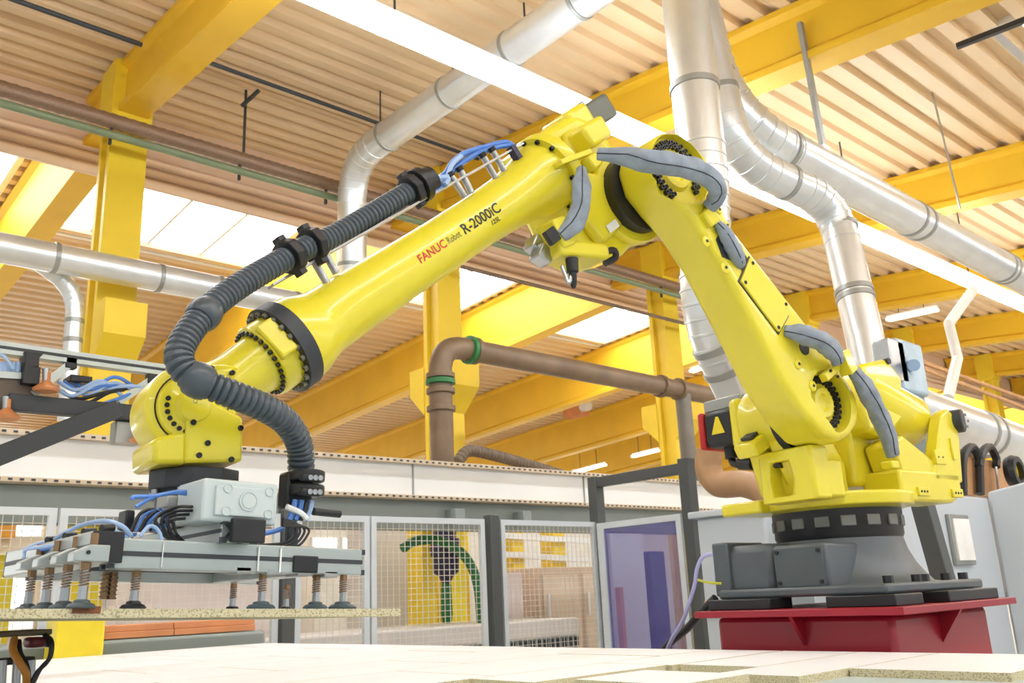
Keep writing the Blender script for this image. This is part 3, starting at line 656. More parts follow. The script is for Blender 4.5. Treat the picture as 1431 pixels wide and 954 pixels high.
for k in range(16):
    a = 2 * PI * k / 16; M = Matrix.Rotation(a, 3, 'Z')
    LM().box(M @ Vector((.243, 0, .268)), (.02, .055, .042), M).build('ring_block', mat('block_grey', (120, 122, 116), .5, .3), ring, bevel=.004)
# --- carousel
car = LM().lathe((0, 0, .315), Zv, [(0, .25), (.01, .298), (.05, .305), (.06, .30)], 48).build('turntable', ROBY, rob, bevel=.004)
LM().box((.22, -.2, .345), (.24, .2, .05)).build('tab', ROBY, car, bevel=.01)
# front housing with oval opening
def framed(p0, ex, ey, w_, h_, hole, depth, n_):  # plate with an octagon hole, extruded along n_
    mb = LM(); ox = [(-w_ / 2, -h_ / 2), (0, -h_ / 2), (w_ / 2, -h_ / 2), (w_ / 2, 0), (w_ / 2, h_ / 2), (0, h_ / 2), (-w_ / 2, h_ / 2), (-w_ / 2, 0)]
    hw, hh, cx, cy = hole; ix = [(cx - hw * .8, cy - hh), (cx, cy - hh), (cx + hw * .8, cy - hh), (cx + hw, cy), (cx + hw * .8, cy + hh), (cx, cy + hh), (cx - hw * .8, cy + hh), (cx - hw, cy)]
    pts = []
    for dd in (0, depth):
        for L_ in (ox, ix): pts += [Vector(p0) + ex * a + ey * b_ + n_ * dd for a, b_ in L_]
    fs = []
    for i in range(8):
        j = (i + 1) % 8; fs += [(i, j, 8 + j, 8 + i), (16 + i, 24 + i, 24 + j, 16 + j), (i, 16 + i, 16 + j, j), (8 + i, 8 + j, 24 + j, 24 + i)]
    return mb.add(pts, fs)
framed((.30, .09, .44), Yv, Zv, .25, .20, (.055, .065, -.03, -.01), .1, Vector((1, 0, 0))).build('front_bracket', ROBY, car, bevel=.012)
LM().box((.27, .09, .42), (.1, .25, .14)).build('web_block', ROBY, car, bevel=.01)
LM().prism([(.05, -.08, .37), (.36, -.08, .37), (.42, -.08, .60), (.40, -.08, .72), (.3, -.08, .78), (.18, -.08, .72), (.05, -.08, .55)], (0, .07, 0)).build('side_plate', ROBY, car, bevel=.02)
LM().prism([(.02, .02, .37), (.30, .02, .37), (.40, .02, .56), (.42, .02, .66), (.3, .02, .74), (.16, .02, .70), (.02, .02, .5)], (0, .075, 0)).build('side_plate', ROBY, car, bevel=.015)
LM().lathe(J2 + Yv * -.085, Yv, [(0, .10), (.01, .135), (.06, .135), (.08, .13), (.175, .13)], 36).build('shoulder_housing', ROBY, car, bevel=.004)
LM().box((.42, -.02, .575), (.15, .10, .06), Matrix.Rotation(.5, 3, 'Y')).build('stop_block', ROBY, car, bevel=.012)
LM().box((.45, -.02, .602), (.05, .05, .012), Matrix.Rotation(.5, 3, 'Y')).build('rubber_pad', DARK, car)
# J2 motor
mo = LM().box(J2 + Vector((.02, -0.200, -.0)), (.17, .16, .15)).build('shoulder_motor', BLACK, rob, bevel=.02)
LM().box(J2 + Vector((.02, -0.295, -.0)), (.175, .03, .155)).build('red_cap', REDP, mo, bevel=.012)
LM().box(J2 + Vector((.02, -0.190, .10)), (.12, .2, .05)).build('top_block', GALVD, mo, bevel=.006)
LM().box(J2 + Vector((.02, -0.100, .0)), (.2, .06, .2)).build('motor_flange', ROBY, mo, bevel=.02)
q = J2 + Vector((.106, -0.200, .01))
LM().prism([q + Vector((0, -.035, -.035)), q + Vector((0, .035, -.035)), q + Vector((0, .006, .035)), q + Vector((0, -.006, .035))], (.003, 0, 0)).build('warning_sign', SIGNY, mo, smooth=False)
LM().tube(spline([J2 + Vector((.03, -0.210, -.08)), J2 + Vector((.03, -0.210, -.13)), J2 + Vector((.04, -0.170, -.15)), J2 + Vector((.05, -0.030, -.17)), J2 + Vector((.05, 0.050, -.18))], 6), .016, 10).build('cable', BLACK, mo)
LM().cyl(J2 + Vector((.03, -0.210, -.07)), J2 + Vector((.03, -0.210, -.12)), .028).build('cable_gland', BLACK, mo)
LM().cyl(J2 + Vector((.045, -0.160, -.15)), J2 + Vector((.05, -0.090, -.162)), .024).build('cable_gland', BLACK, mo)
# rear: counterweight bracket and balancer
rear = LM().prism([(-.06, .10, .335), (-.42, .10, .335), (-.50, .10, .37), (-.50, .10, .46), (-.06, .10, .46)], (0, .17, 0)).build('rear_base', ROBY, rob, bevel=.012)
LM().prism([(-.10, .13, .44), (-.36, .13, .44), (-.36, .13, .5), (-.14, .13, .60), (-.06, .13, .56)], (0, .13, 0)).build('rear_block', ROBY, rear, bevel=.012)
LM().prism([(-.30, .21, .42), (-.52, .21, .42), (-.555, .21, .60), (-.56, .21, .70), (-.50, .21, .735), (-.44, .21, .70)], (0, .06, 0)).build('pivot_plate', ROBY, rear, bevel=.01)
LM().prism([(-.30, -.04, .36), (-.52, -.04, .36), (-.56, -.04, .70), (-.50, -.04, .73), (-.44, -.04, .70)], (0, .05, 0)).build('pivot_plate', ROBY, rear, bevel=.01)
pv = LM().lathe((-.545, .20, .685), (-.35, 1, 0), [(0, .05), (.09, .05), (.095, .045)], 20).build('pivot_cap', DARK, rear)
for k in range(6):
    a = 2 * PI * k / 6; LM().cyl((-.575 + .03 * math.cos(a), .288, .685 + .03 * math.sin(a)), (-.578 + .03 * math.cos(a), .296, .685 + .03 * math.sin(a)), .006, seg=6).build('bolt', STEEL, pv)
for x0, z0 in ((-.20, .375), (-.45, .375)):
    p_ = LM().box((x0, .273, z0), (.08, .012, .035)).build('pad', ROBY, rear, bevel=.003)
    for k in (-1, 0, 1): LM().cyl((x0 + k * .02, .279, z0), (x0 + k * .02, .2805, z0), .005, seg=8).build('hole', BLACK, p_)
p_ = LM().box((-.37, .265, .52), (.075, .02, .06)).build('pad', ROBY, rear, bevel=.003)
for k in (-1, 1): LM().cyl((-.37 + k * .016, .275, .52), (-.37 + k * .016, .2765, .52), .004, seg=8).build('hole', BLACK, p_)
LM().box((-.475, .272, .56), (.02, .012, .09)).build('rib', ROBY, rear, bevel=.003)
bal = LM().lathe((-.52, .09, .69), (.5, 0, .12), [(0, .07), (.04, .11), (.07, .125), (.42, .125), (.46, .10)], 32).build('balancer_cylinder', ROBY, rob)
pts = [ly(px, py, .2) for px, py in ((1206, 508), (1240, 500), (1262, 528), (1264, 585), (1244, 612), (1214, 602), (1203, 560))]
op = LM().prism(pts, (0, -.2, 0)).build('balancer_head', ROBY, bal, bevel=.02)
c = ly(1239, 505, .195); LM().cyl(c - Yv * .01, c + Yv * .012, .014, seg=10).build('bolt', BLACK, op)
LM().box((-.1, .02, .56), (.22, .2, .3)).build('column_core', ROBY, car, bevel=.02)

# --- lower arm
out = [(1.0, .07), (.9, .055), (.744, .065), (.5, .12), (.286, .175), (.12, .185), (.0, .165), (-.075, .115), (-.11, .05), (-.12, -.03), (-.10, -.09), (-.04, -.13), (.1, -.14), (.288, -.134), (.5, -.12), (.685, -.106), (.79, -.1),
       (.87, -.14), (.94, -.19), (1.02, -.215), (1.10, -.2), (1.165, -.16), (1.20, -.1), (1.21, -.04), (1.18, .03), (1.10, .075)]
arm = LM().prism([LA(a, b_, .115) for a, b_ in out], Yv * .185)
def arm_shell():
    o_ = arm.build('lower_arm', ROBY, rob, bevel=.028, seg=4)
    cut = LM(); cut.lathe(LA(1.065, -.055, .262), Yv, [(0, .128), (.06, .138)], 48)
    cut.prism([LA(.045 + .118 * math.cos(a), min(.02 + .118 * math.sin(a), .10), .252) for a in [2 * PI * k / 40 for k in range(40)]], Yv * .08)
    co = cut.build('cutter', ROBY, rob)
    bo = o_.modifiers.new('cut', 'BOOLEAN'); bo.object = co; bo.operation = 'DIFFERENCE'; bo.solver = 'EXACT'
    bpy.context.view_layer.update()
    me = bpy.data.meshes.new_from_object(o_.evaluated_get(bpy.context.evaluated_depsgraph_get()))
    o_.modifiers.clear(); o_.data = me; bpy.data.objects.remove(co)
    me.shade_smooth(); me.set_sharp_from_angle(angle=math.radians(38)); return o_
larm = arm_shell()
C3 = (1.065, -.055); C2 = (.045, .02)
def joint_face(ca, r, parent, nb, deep=.0, gap=()):
    c = LA(*ca, deep)
    LM().lathe(c + Yv * -.006, Yv, [(0, r * 1.08), (.01, r * 1.08), (.01, r * .66), (.024, r * .56), (.024, r * .36), (.012, r * .28)], 36).build('joint_cover', ROBY, parent)
    mb = LM()
    for k in range(nb):
        a = 2 * PI * k / nb
        if any(g0 < a < g1 for g0, g1 in gap): continue
        for rr in (.98, .84):
            p = c + (d2 * math.cos(a + (.1 if rr < .9 else 0)) + e2 * math.sin(a + (.1 if rr < .9 else 0))) * r * rr
            mb.lathe(p + Yv * .002, Yv, [(0, .009), (.016, .009), (.016, .005), (.010, .004)], 8)
    mb.build('bolt_circle', BLACK, parent, kind='stuff')
joint_face(C3, .112, larm, 28, .262, gap=((2.2, 3.3),))
joint_face(C2, .098, larm, 26, .252, gap=((-.1, 2.2),))
for a, b_ in ((.825, .08), (.708, .081), (.251, .065), (.15, .07)):
    p_ = LM().lathe(LA(a, b_ - .012, .295), Yv, [(0, .02), (.008, .02), (.011, .016)], 16).build('boss', ROBY, larm); LM().cyl(LA(a, b_ - .012, .305), LA(a, b_ - .012, .308), .006, seg=8).build('hole', BLACK, p_)
for a, b_ in ((.80, -.075), (.86, -.09)):
    p_ = LM().lathe(LA(a, b_, .295), Yv, [(0, .016), (.008, .016), (.011, .012)], 14).build('boss', ROBY, larm); LM().cyl(LA(a, b_, .305), LA(a, b_, .308), .005, seg=8).build('hole', BLACK, p_)
cov = LM().prism([LA(a, b_, .298) for a, b_ in ((.632, .05), (.655, -.072), (.425, -.092), (.395, -.06), (.39, .04), (.40, .045))], Yv * .012).build('cover_plate', ROBY, larm, bevel=.003)
LM().prism([LA(a, b_, .297) for a, b_ in ((.638, .055), (.66, -.076), (.42, -.097), (.388, -.062), (.384, .046))], Yv * .006).build('gap_line', DARK, larm, smooth=False)
for a, b_ in ((.615, .035), (.635, -.06), (.43, -.078), (.405, .032)): bolt(LA(a, b_, .308), Yv, .007, .005, cov)
LM().prism([LA(a, b_, .296) for a, b_ in ((.80, .02), (.81, -.06), (.74, -.075), (.655, -.06), (.645, .0), (.70, .015), (.74, .045))], Yv * .006).build('hose_pocket', DARK, larm, smooth=False)
LM().lathe(LA(.262, -.03, .29), Yv, [(0, .028), (.012, .028), (.012, .022), (.011, .001)], 16).build('cable_hole', BLACK, larm)
# gap ring between arm and elbow
LM().lathe(LA(1.068, -.03, .07), Yv, [(0, .148), (.05, .148)], 40).build('elbow_reducer', BLACK, rob)
LM().lathe(J2 + Yv * .085, Yv, [(0, .15), (.035, .15)], 36).build('shoulder_reducer', BLACK, rob)

# --- elbow housing
o3 = [(.27, .135), (.10, .145), (-.03, .14), (-.12, .07), (-.13, -.08), (-.13, -.25), (-.03, -.37), (.12, -.385), (.26, -.34), (.33, -.25), (.30, -.13)]
elb = LM().prism([FA(a, b_, -.16) for a, b_ in o3], Yv * .20).build('elbow_housing', ROBY, rob, bevel=.03, seg=3)
LM().lathe(LA(1.068, -.02, -.02), Yv, [(0, .165), (.08, .175), (.095, .170), (.095, .1)], 40).build('elbow_rim', ROBY, elb)
LM().prism([FA(a, b_, .03) for a, b_ in ((.16, -.03), (.02, -.12), (.10, -.30), (.24, -.30), (.27, -.14))], Yv * .05).build('cast_web', ROBY, elb, bevel=.02)
LM().prism([FA(a, b_, .03) for a, b_ in ((.10, .10), (-.06, .08), (-.08, -.05), (.05, -.1), (.14, .0))], Yv * .04).build('cast_web', ROBY, elb, bevel=.02)
LM().box(FA(.16, -.27, .085), (.06, .002, .03), Matrix.Rotation(-t3, 3, 'Y')).build('sticker', PAPER, elb, smooth=False)
mb = LM()
for k in range(8): mb.cyl(FA(.15 + .035 * random.random(), -.15 + .05 * random.random(), .079), FA(.17, -.13, .084) * 0 + FA(.15 + .03 * (k % 3) / 2, -.17 + .012 * k, .083), .004, seg=6)
LM().lathe(FA(.06, -.33, .03), Yv, [(0, .018), (.02, .018), (.02, .012)], 12).build('plug', BLACK, elb)
# motors on the elbow
m4 = LM().box(FA(-.22, .10, -.06), (.16, .11, .10), Matrix.Rotation(-t3, 3, 'Y')).build('wrist_motor', mat('motor_grey', (104, 108, 98), .5, .2), elb, bevel=.012)
LM().box(FA(-.13, .10, -.06), (.03, .14, .13), Matrix.Rotation(-t3, 3, 'Y')).build('motor_flange', GALVD, m4, bevel=.006)
LM().box(FA(-.06, .10, -.05), (.13, .17, .12), Matrix.Rotation(-t3, 3, 'Y')).build('motor_mount', ROBY, elb, bevel=.02)
def pjbox(px, py, y, size, name, m_, par, rot=0, bev=.008): return LM().box(ly(px, py, y), size, Matrix.Rotation(rot, 3, 'Y'), ).build(name, m_, par, bevel=bev)
br = pjbox(823, 190, .10, (.13, .10, .085), 'hose_bracket', ROBY, elb, -t3, .015)
pjbox(800, 222, .14, (.16, .05, .02), 'bracket_plate', ROBY, br, -t3 - .15, .004); pjbox(826, 228, .16, (.05, .05, .05), 'bracket_lug', ROBY, br, -t3, .008)
lowb = pjbox(802, 355, .10, (.22, .12, .055), 'lower_bracket', ROBY, elb, -t3 - .55, .012)
pjbox(776, 330, .12, (.06, .10, .10), 'bracket_end', ROBY, lowb, -t3 - .2, .008); pjbox(771, 330, .165, (.05, .02, .05), 'hose_socket', BLACK, lowb, -.9, .004)
pjbox(748, 343, .06, (.05, .06, .05), 'plug', STEEL, lowb, -.4, .006); pjbox(757, 357, .08, (.055, .06, .055), 'plug', STEEL, lowb, -.4, .006)
c = ly(799, 362, .14); LM().lathe(c, (0, 0, -1), [(0, .022), (.045, .02), (.05, .014), (.085, .012), (.1, .006)], 12).build('cable_gland', BLACK, lowb)
LM().tube(spline([ly(785, 372, .12), ly(790, 385, .13), ly(795, 395, .14), ly(800, 380, .14)], 6), .007, 8).build('cable', STEEL, lowb)
LM().tube(spline([ly(838, 362, .12), ly(848, 352, .14), ly(858, 350, .14), ly(860, 360, .13), ly(845, 368, .12)], 6), .012, 8).build('cable', BLACK, elb)

# --- forearm
fprof = [(.205, .152), (.245, .152), (.25, .148), (.25, .128), (.275, .127), (.32, .116), (.38, .103), (.46, .094), (.6, .087), (.8, .086), (1.0, .089), (1.2, .094), (1.29, .097), (1.325, .105), (1.36, .119), (1.40, .122)]
fore = LM().lathe(F0, d3, fprof, 48).build('forearm', ROBY, rob, ang=50)
for k in range(14):
    a = 2 * PI * (k + .3) / 14
    bolt(F0 + d3 * .249 + (e3 * math.cos(a) + Yv * math.sin(a)) * .1385, d3, .0085, .012, fore)
wr = LM().lathe(F0, d3, [(1.40, .122), (1.402, .128), (1.445, .128), (1.447, .10)], 48).build('wrist_ring', DARK, rob)
for k in range(22):
    a = 2 * PI * k / 22; bolt(F0 + d3 * 1.446 + (e3 * math.cos(a) + Yv * math.sin(a)) * .113, d3, .0085, .010, wr, mat('bolt_grey', (120, 118, 104), .4, .4))
# --- wrist
wj = LM().lathe(F0, d3, [(1.445, .103), (1.50, .103), (1.505, .098), (1.505, .082), (1.53, .078), (1.60, .072), (1.70, .085)], 40).build('wrist', ROBY, rob, ang=50)
mb = LM()
for k in range(30):
    a = 2 * PI * k / 30; mb.cyl(F0 + d3 * 1.504 + (e3 * math.cos(a) + Yv * math.sin(a)) * .09, F0 + d3 * 1.514 + (e3 * math.cos(a) + Yv * math.sin(a)) * .09, .006, seg=8)
mb.build('bolt_circle', BLACK, wj, kind='stuff')
LM().box(F0 + d3 * 1.475 + (e3 * math.cos(1.25) + Yv * math.sin(1.25)) * .096, (.054, .11, .03), Matrix.Rotation(-t3, 3, 'Y') @ Matrix.Rotation(-1.25, 3, 'X')).build('flange_pad', ROBY, wj, bevel=.006)
CW = J5 + Vector((.025, 0, -.02))
LM().lathe(CW + Yv * -.07, Yv, [(0, .08), (.02, .106), (.15, .110), (.165, .107), (.17, .10)], 48).build('wrist_drum', ROBY, wj)
wd_ = LM().lathe(CW + Yv * .095, Yv, [(0, .084), (.008, .084), (.016, .079), (.02, .045), (.032, .036), (.036, .018)], 40).build('wrist_cover', ROBY, wj)
LM().lathe(CW + Yv * .097, Yv, [(0, .0875), (.0055, .0875), (.0055, .084)], 40).build('seal_ring', BLACK, wd_)
mb = LM()
for k in range(24):
    a = 2 * PI * k / 24
    if math.sin(a) > .3: continue
    mb.cyl(CW + Vector((math.cos(a) * .062, .108, math.sin(a) * .062)), CW + Vector((math.cos(a) * .062, .117, math.sin(a) * .062)), .006, seg=8)
mb.build('bolt_circle', BLACK, wd_, kind='stuff')
# tool-side housing below the drum
gp = [ly(px, py, .125) for px, py in ((262, 545), (283, 552), (340, 583), (339, 645), (258, 646))]
hs = LM().prism(gp, (0, -.23, 0)).build('tool_housing', ROBY, wj, bevel=.008)
LM().prism([ly(px, py, .12) for px, py in ((214, 612), (262, 600), (262, 648), (214, 648))], (0, -.2, 0)).build('housing_side', ROBY, hs, bevel=.012)
for px, py in ((272, 561), (270, 590), (290, 619), (278, 636), (323, 642), (336, 598)):
    c = ly(px, py, .125); bolt(c, Yv, .007, .006, hs)
LM().prism([ly(px, py, .10) for px, py in ((320, 540), (262, 548), (300, 505), (340, 510))], (0, -.16, 0)).build('neck_block', ROBY, wj, bevel=.02)
for px, py in ((295, 515), (324, 521)):
    bolt(ly(px, py, .10), Yv, .007, .008, wj)
# embossed marks on neck
JX, JY_, = J5.x, 0
fz = (TI @ at(275, 650, 'y', 2.12)).z
flg = LM().lathe((2.565, .01, .375), (0, 0, -1), [(0, .108), (.045, .108), (.05, .095), (.06, .095)], 10).build('tool_flange', DARK, rob, bevel=.003)
LM().lathe((2.565, .01, .318), (0, 0, -1), [(0, .09), (.035, .09), (.036, .105), (.05, .105)], 32).build('adapter_plate', DARK, flg)
for k in range(8):
    a = 2 * PI * k / 8 + .2; bolt(Vector((2.565 + .098 * math.cos(a), .01 + .098 * math.sin(a), .328)), (0, 0, -1), .009, .02, flg, STEEL)

# --- lettering on the forearm, wrapped around the tube
def wrap_text(body, t_start, size, hoff, m_, name, sx=1.0, bold=0.0):
    cu = bpy.data.curves.new(name, 'FONT'); cu.body = body; cu.size = size; cu.resolution_u = 3; cu.offset = bold
    ob = bpy.data.objects.new(name, cu); COL.objects.link(ob); bpy.context.view_layer.update()
    me = bpy.data.meshes.new_from_object(ob.evaluated_get(bpy.context.evaluated_depsgraph_get())); bpy.data.objects.remove(ob)
    tm = t_start - .15; v = (TI @ CAM) - (F0 + d3 * tm); v = (v - d3 * v.dot(d3)).normalized()
    ang0 = math.atan2(v.y, v.dot(e3))
    mb = LM(); vs = []; wmax = 0
    for q in me.vertices:
        tt = t_start - q.co.x * sx; r = .0905
        for (ta, ra), (tb, rb_) in zip(fprof, fprof[1:]):
            if ta <= tt <= tb and tb > ta: r = ra + (rb_ - ra) * (tt - ta) / (tb - ta) + .0012
        an = ang0 - (q.co.y + hoff) / r
        vs.append(F0 + d3 * tt + (e3 * math.cos(an) + Yv * math.sin(an)) * r); wmax = max(wmax, q.co.x * sx)
    mb.add(vs, [tuple(p.vertices) for p in me.polygons]); o_ = mb.build(name, m_, fore, smooth=False)
    return t_start - wmax
e_ = wrap_text('FANUC', .955, .037, -.012, SIGNR, 'lettering', 1.0, .0007)
e_ = wrap_text('Robot', e_ - .008, .032, -.010, SIGNG, 'lettering', .75)
e_ = wrap_text('R-2000iC', e_ - .012, .048, -.012, SIGNK, 'lettering', .98, .0009)
wrap_text('125L', e_ + .062, .022, -.036, SIGNK, 'lettering', 1.0, .0003)

# --- dress pack on the forearm
dp = LM().bar(ly(378, 400, .03), ly(727, 203, .03), .04, .006).build('hose_rail', STEEL, rob)
for a_, b_ in (((631, 247), (650, 275)), ((644, 239), (659, 270)), ((676, 220), (693, 249)), ((689, 212), (705, 239)), ((440, 367), (457, 396)), ((454, 354), (470, 382))):
    LM().cyl(ly(*a_, .03), ly(*b_, .03), .011, seg=12).build('rail_stud', STEEL, dp); LM().cyl(ly(*a_, .03), ly(*a_, .03) + e3 * .016, .014, seg=8).build('nut', BLACK, dp)
hp = [(590, 257, .03), (530, 293, .03), (470, 328, .04), (430, 345, .06), (380, 372, .09), (330, 402, .13), (292, 432, .17), (262, 468, .21), (250, 498, .235), (262, 522, .25), (290, 537, .26), (330, 553, .26), (370, 570, .24), (400, 590, .20), (418, 620, .16), (421, 655, .13)]
P, rd = ribbed([ly(*p) for p in hp], .034, .016, .006)
hz = LM().tube(P, rd, 16).build('corrugated_hose', HOSE, rob, ang=25)
for px, py, y, r in ((286, 440, .18, .042), (278, 531, .255, .042)):
    # ball shaped protectors
    k = min(range(len(P)), key=lambda i: (P[i] - ly(px, py, y)).length); d = (P[min(k + 3, len(P) - 1)] - P[max(k - 3, 0)]).normalized()
    LM().lathe(P[k] - d * .035, d, [(.006, .034), (.012, .039), (.028, .042), (.042, .0415), (.056, .038), (.06, .034)], 24).build('hose_ball', HOSE, hz)
for px, py, y in ((437, 341, .055), (406, 358, .075), (575, 265, .03)):
    k = min(range(len(P)), key=lambda i: (P[i] - ly(px, py, y)).length); d = (P[min(k + 3, len(P) - 1)] - P[max(k - 3, 0)]).normalized()
    cl = LM().lathe(P[k] - d * .014, d, [(0, .038), (0, .052), (.028, .052), (.028, .038)], 8).build('hose_clamp', BLACK, hz, bevel=.003)
    sd = d.cross(Yv).normalized(); LM().bar(P[k] + sd * .06, P[k] - sd * .06, .03, .026, d).build('clamp_ear', BLACK, cl, bevel=.003)
k = 0; d = (P[0] - P[3]).normalized()
LM().lathe(P[0] - d * .03, d, [(0, .04), (.005, .056), (.03, .056), (.035, .044), (.07, .042), (.075, .03)], 20).build('end_collar', BLACK, hz)
for j, (pts_, m_, r) in enumerate((([(600, 258), (622, 243), (632, 228), (650, 214), (680, 205), (705, 199), (718, 205), (720, 215)], BLUE, .010), ([(600, 262), (622, 250), (640, 232), (665, 216), (690, 207), (712, 203)], BLUE, .009),
                                  ([(598, 268), (615, 258), (626, 245), (632, 230), (645, 218)], PBLUE, .008), ([(600, 272), (618, 262), (622, 255)], BLUE, .008), ([(600, 254), (618, 248), (626, 250), (622, 258)], PBLUE, .009))):
    LM().tube(spline([ly(px, py, .03 + .012 * (j - 2)) for px, py in pts_], 6), r, 10).build('air_hose', m_, hz)
LM().box(ly(719, 214, .04), (.02, .03, .05), Matrix.Rotation(-t3, 3, 'Y')).build('hose_anchor', PURP, dp)
# --- grey fabric sleeves
def sleeve(pts_, r, name='cable_sleeve', t0=.55, t1=.7):
    P_ = resample(spline([ly(*p) for p in pts_], 12), .009); n = len(P_); rg = random.Random(len(pts_) * 7 + int(pts_[0][0])); up = None; vs = []; fs = []; sg = 18
    ph = [rg.uniform(0, 6) for _ in range(6)]
    for i in range(n):
        u = i / (n - 1); e = min(t0 + (1 - t0) * min(1, u * 4), t1 + (1 - t1) * min(1, (1 - u) * 5))
        tg = (P_[min(i + 1, n - 1)] - P_[max(i - 1, 0)]).normalized(); yy = (Yv - tg * Yv.dot(tg)).normalized(); sd = tg.cross(yy)
        for k in range(sg):
            a = 2 * PI * k / sg
            wr_ = 1 + .05 * math.sin(3 * a + u * 9 + ph[0]) + .045 * math.sin(5 * a - u * 31 + ph[1]) + .05 * math.sin(2 * a + i * .42 + ph[2]) + rg.uniform(-.025, .025)
            pinch = 1 + .12 * max(0, math.cos(a + .7)) ** 8
            vs.append(P_[i] + (sd * math.cos(a) * 1.08 + yy * math.sin(a) * .86) * r * e * wr_ * pinch)
    for i in range(n - 1):
        for k in range(sg): fs.append((i * sg + k, i * sg + (k + 1) % sg, (i + 1) * sg + (k + 1) % sg, (i + 1) * sg + k))
    fs.append(tuple(range(sg))[::-1]); fs.append(tuple(range((n - 1) * sg, n * sg)))
    o_ = LM().add(vs, fs).build(name, SLEEVE, rob, ang=80)
    LM().tube([P_[i] + (Vector(vs[i * sg + 3]) - P_[i]) * 1.0 for i in range(0, n, 3)], .0022, 6).build('seam', DARK, o_); return o_
sleeve([(836, 215, .24), (868, 217, .30), (905, 224, .36), (950, 231, .38), (985, 243, .38), (1003, 262, .37), (1000, 280, .34), (990, 292, .31)], .036)
sleeve([(813, 236, .17), (813, 262, .19), (812, 290, .19), (800, 315, .18), (782, 332, .16)], .030)
sleeve([(1002, 312, .31), (1015, 328, .32), (1027, 350, .32), (1036, 372, .30)], .027)
sleeve([(1096, 462, .30), (1120, 466, .34), (1148, 476, .36), (1165, 492, .36), (1172, 508, .35)], .034)
sleeve([(1188, 512, .35), (1205, 535, .34), (1225, 570, .32), (1240, 605, .30), (1248, 636, .28)], .036)
hb = pjbox(1181, 507, .345, (.05, .05, .085), 'sleeve_bracket', ROBY, rob, .5, .004); pjbox(1160, 520, .32, (.11, .03, .03), 'bracket_bar', ROBY, hb, .55, .004)
for px, py in ((1160, 518), (1170, 526)): bolt(ly(px, py, .335), Yv, .006, .006, hb)
pjbox(1244, 650, .28, (.05, .05, .03), 'sleeve_foot', ROBY, rob, 0, .006)
pjbox(991, 303, .31, (.06, .03, .06), 'sleeve_end', ROBY, rob, .7, .006)
# cables to the robot base
t = thing('robot_supply_cable', 'black supply cable running down beside the robot base', 'cable', at(960, 880, 'x', 3.0))
MB().tube(spline([at(1000, 835, 'x', 3.0), at(985, 850, 'x', 3.0), at(960, 878, 'x', 3.05), at(930, 905, 'x', 3.1), at(915, 940, 'x', 3.1)], 6), .016, 10).build('sheath', BLACK, t)
t = thing('air_supply_hose', 'pale blue air hose looping down beside the robot base', 'hose', at(945, 880, 'x', 3.0))
MB().tube(spline([at(995, 774, 'x', 3.0), at(982, 778, 'x', 2.98), at(974, 795, 'x', 2.98), at(970, 820, 'x', 2.98), at(955, 865, 'x', 3.0), at(938, 895, 'x', 3.03), at(925, 925, 'x', 3.05)], 6), .008, 8).build('tube', mat('hose_lilac', (176, 178, 226), .3), t)
tag(MB().tube(spline([at(1008, 815, 'x', 3.03), at(992, 814, 'x', 3.0), at(975, 810, 'x', 3.0)], 6), .005, 8).build('earth_wire', mat('wire_yellow', (214, 214, 70), .4)), 'short yellow earth wire at the robot base', 'wire')

# ================================================================== vacuum gripper
GC = Vector((.885, 2.18, 1.08)); gr = thing('vacuum_gripper', 'aluminium vacuum gripper with spring suction cups hanging from the robot wrist', 'gripper', GC)
def G(): return MB()
ZB = 1.205; S = .06
def profile(p0, p1, name='beam', sec=S, cap0=False, cap1=False):
    p0 = Vector(p0); p1 = Vector(p1); d = (p1 - p0).normalized(); sd = d.cross(Zv).normalized()
    o_ = G().bar(p0, p1, sec, sec).build(name, ALU, gr, bevel=.003)
    for s_ in (1, -1):
        G().bar(p0 + sd * s_ * sec * .495, p1 + sd * s_ * sec * .495, .004, sec * .16).build('slot', DARK, o_, smooth=False)
    for c_, q, dd in ((cap0, p0, -d), (cap1, p1, d)):
        if c_: G().bar(q, q + dd * .008, sec, sec).build('end_cap', BLACK, o_, bevel=.002)
        else:
            e = G(); up = sd.cross(d)
            for a_ in (PI / 4, 3 * PI / 4): e.bar(q + dd * .002 + (sd * math.cos(a_) + up * math.sin(a_)) * sec * .55, q + dd * .002 - (sd * math.cos(a_) + up * math.sin(a_)) * sec * .55, .006, .004, dd)
            for a_ in range(4): e.box(q + dd * .002 + (sd * math.cos(PI / 4 + a_ * PI / 2) + up * math.sin(PI / 4 + a_ * PI / 2)) * sec * .55, (.012, .012, .012))
            e.build('end_pattern', DARK, o_, smooth=False)
    return o_
profile((.62, 1.92, ZB), (1.19, 1.92, ZB))
profile((.62, 2.46, ZB), (1.19, 2.46, ZB))
profile((.60, 1.88, ZB + .01), (.60, 2.52, ZB + .01), cap0=True, cap1=True)
profile((1.09, 1.90, ZB - .0), (1.09, 2.52, ZB), cap0=True, sec=.058)
profile((.875, 1.86, 1.258), (.875, 2.5, 1.258), 'centre_beam', .05)
G().bb((.836, 1.836, 1.233), (.912, 1.852, 1.283)).build('beam_cover', BLACK, gr, bevel=.003)
profile((.85, 1.87, 1.258), (.85, 2.4, 1.258), 'centre_beam', .05)
G().bb((.78, 2.08, ZB + .08), (1.0, 2.28, ZB + .10)).build('mount_plate', GALVD, gr, bevel=.004)
G().cyl((.885, 2.18, ZB + .10), (.885, 2.18, 1.316), .085, seg=24).build('mount_column', DARK, gr)
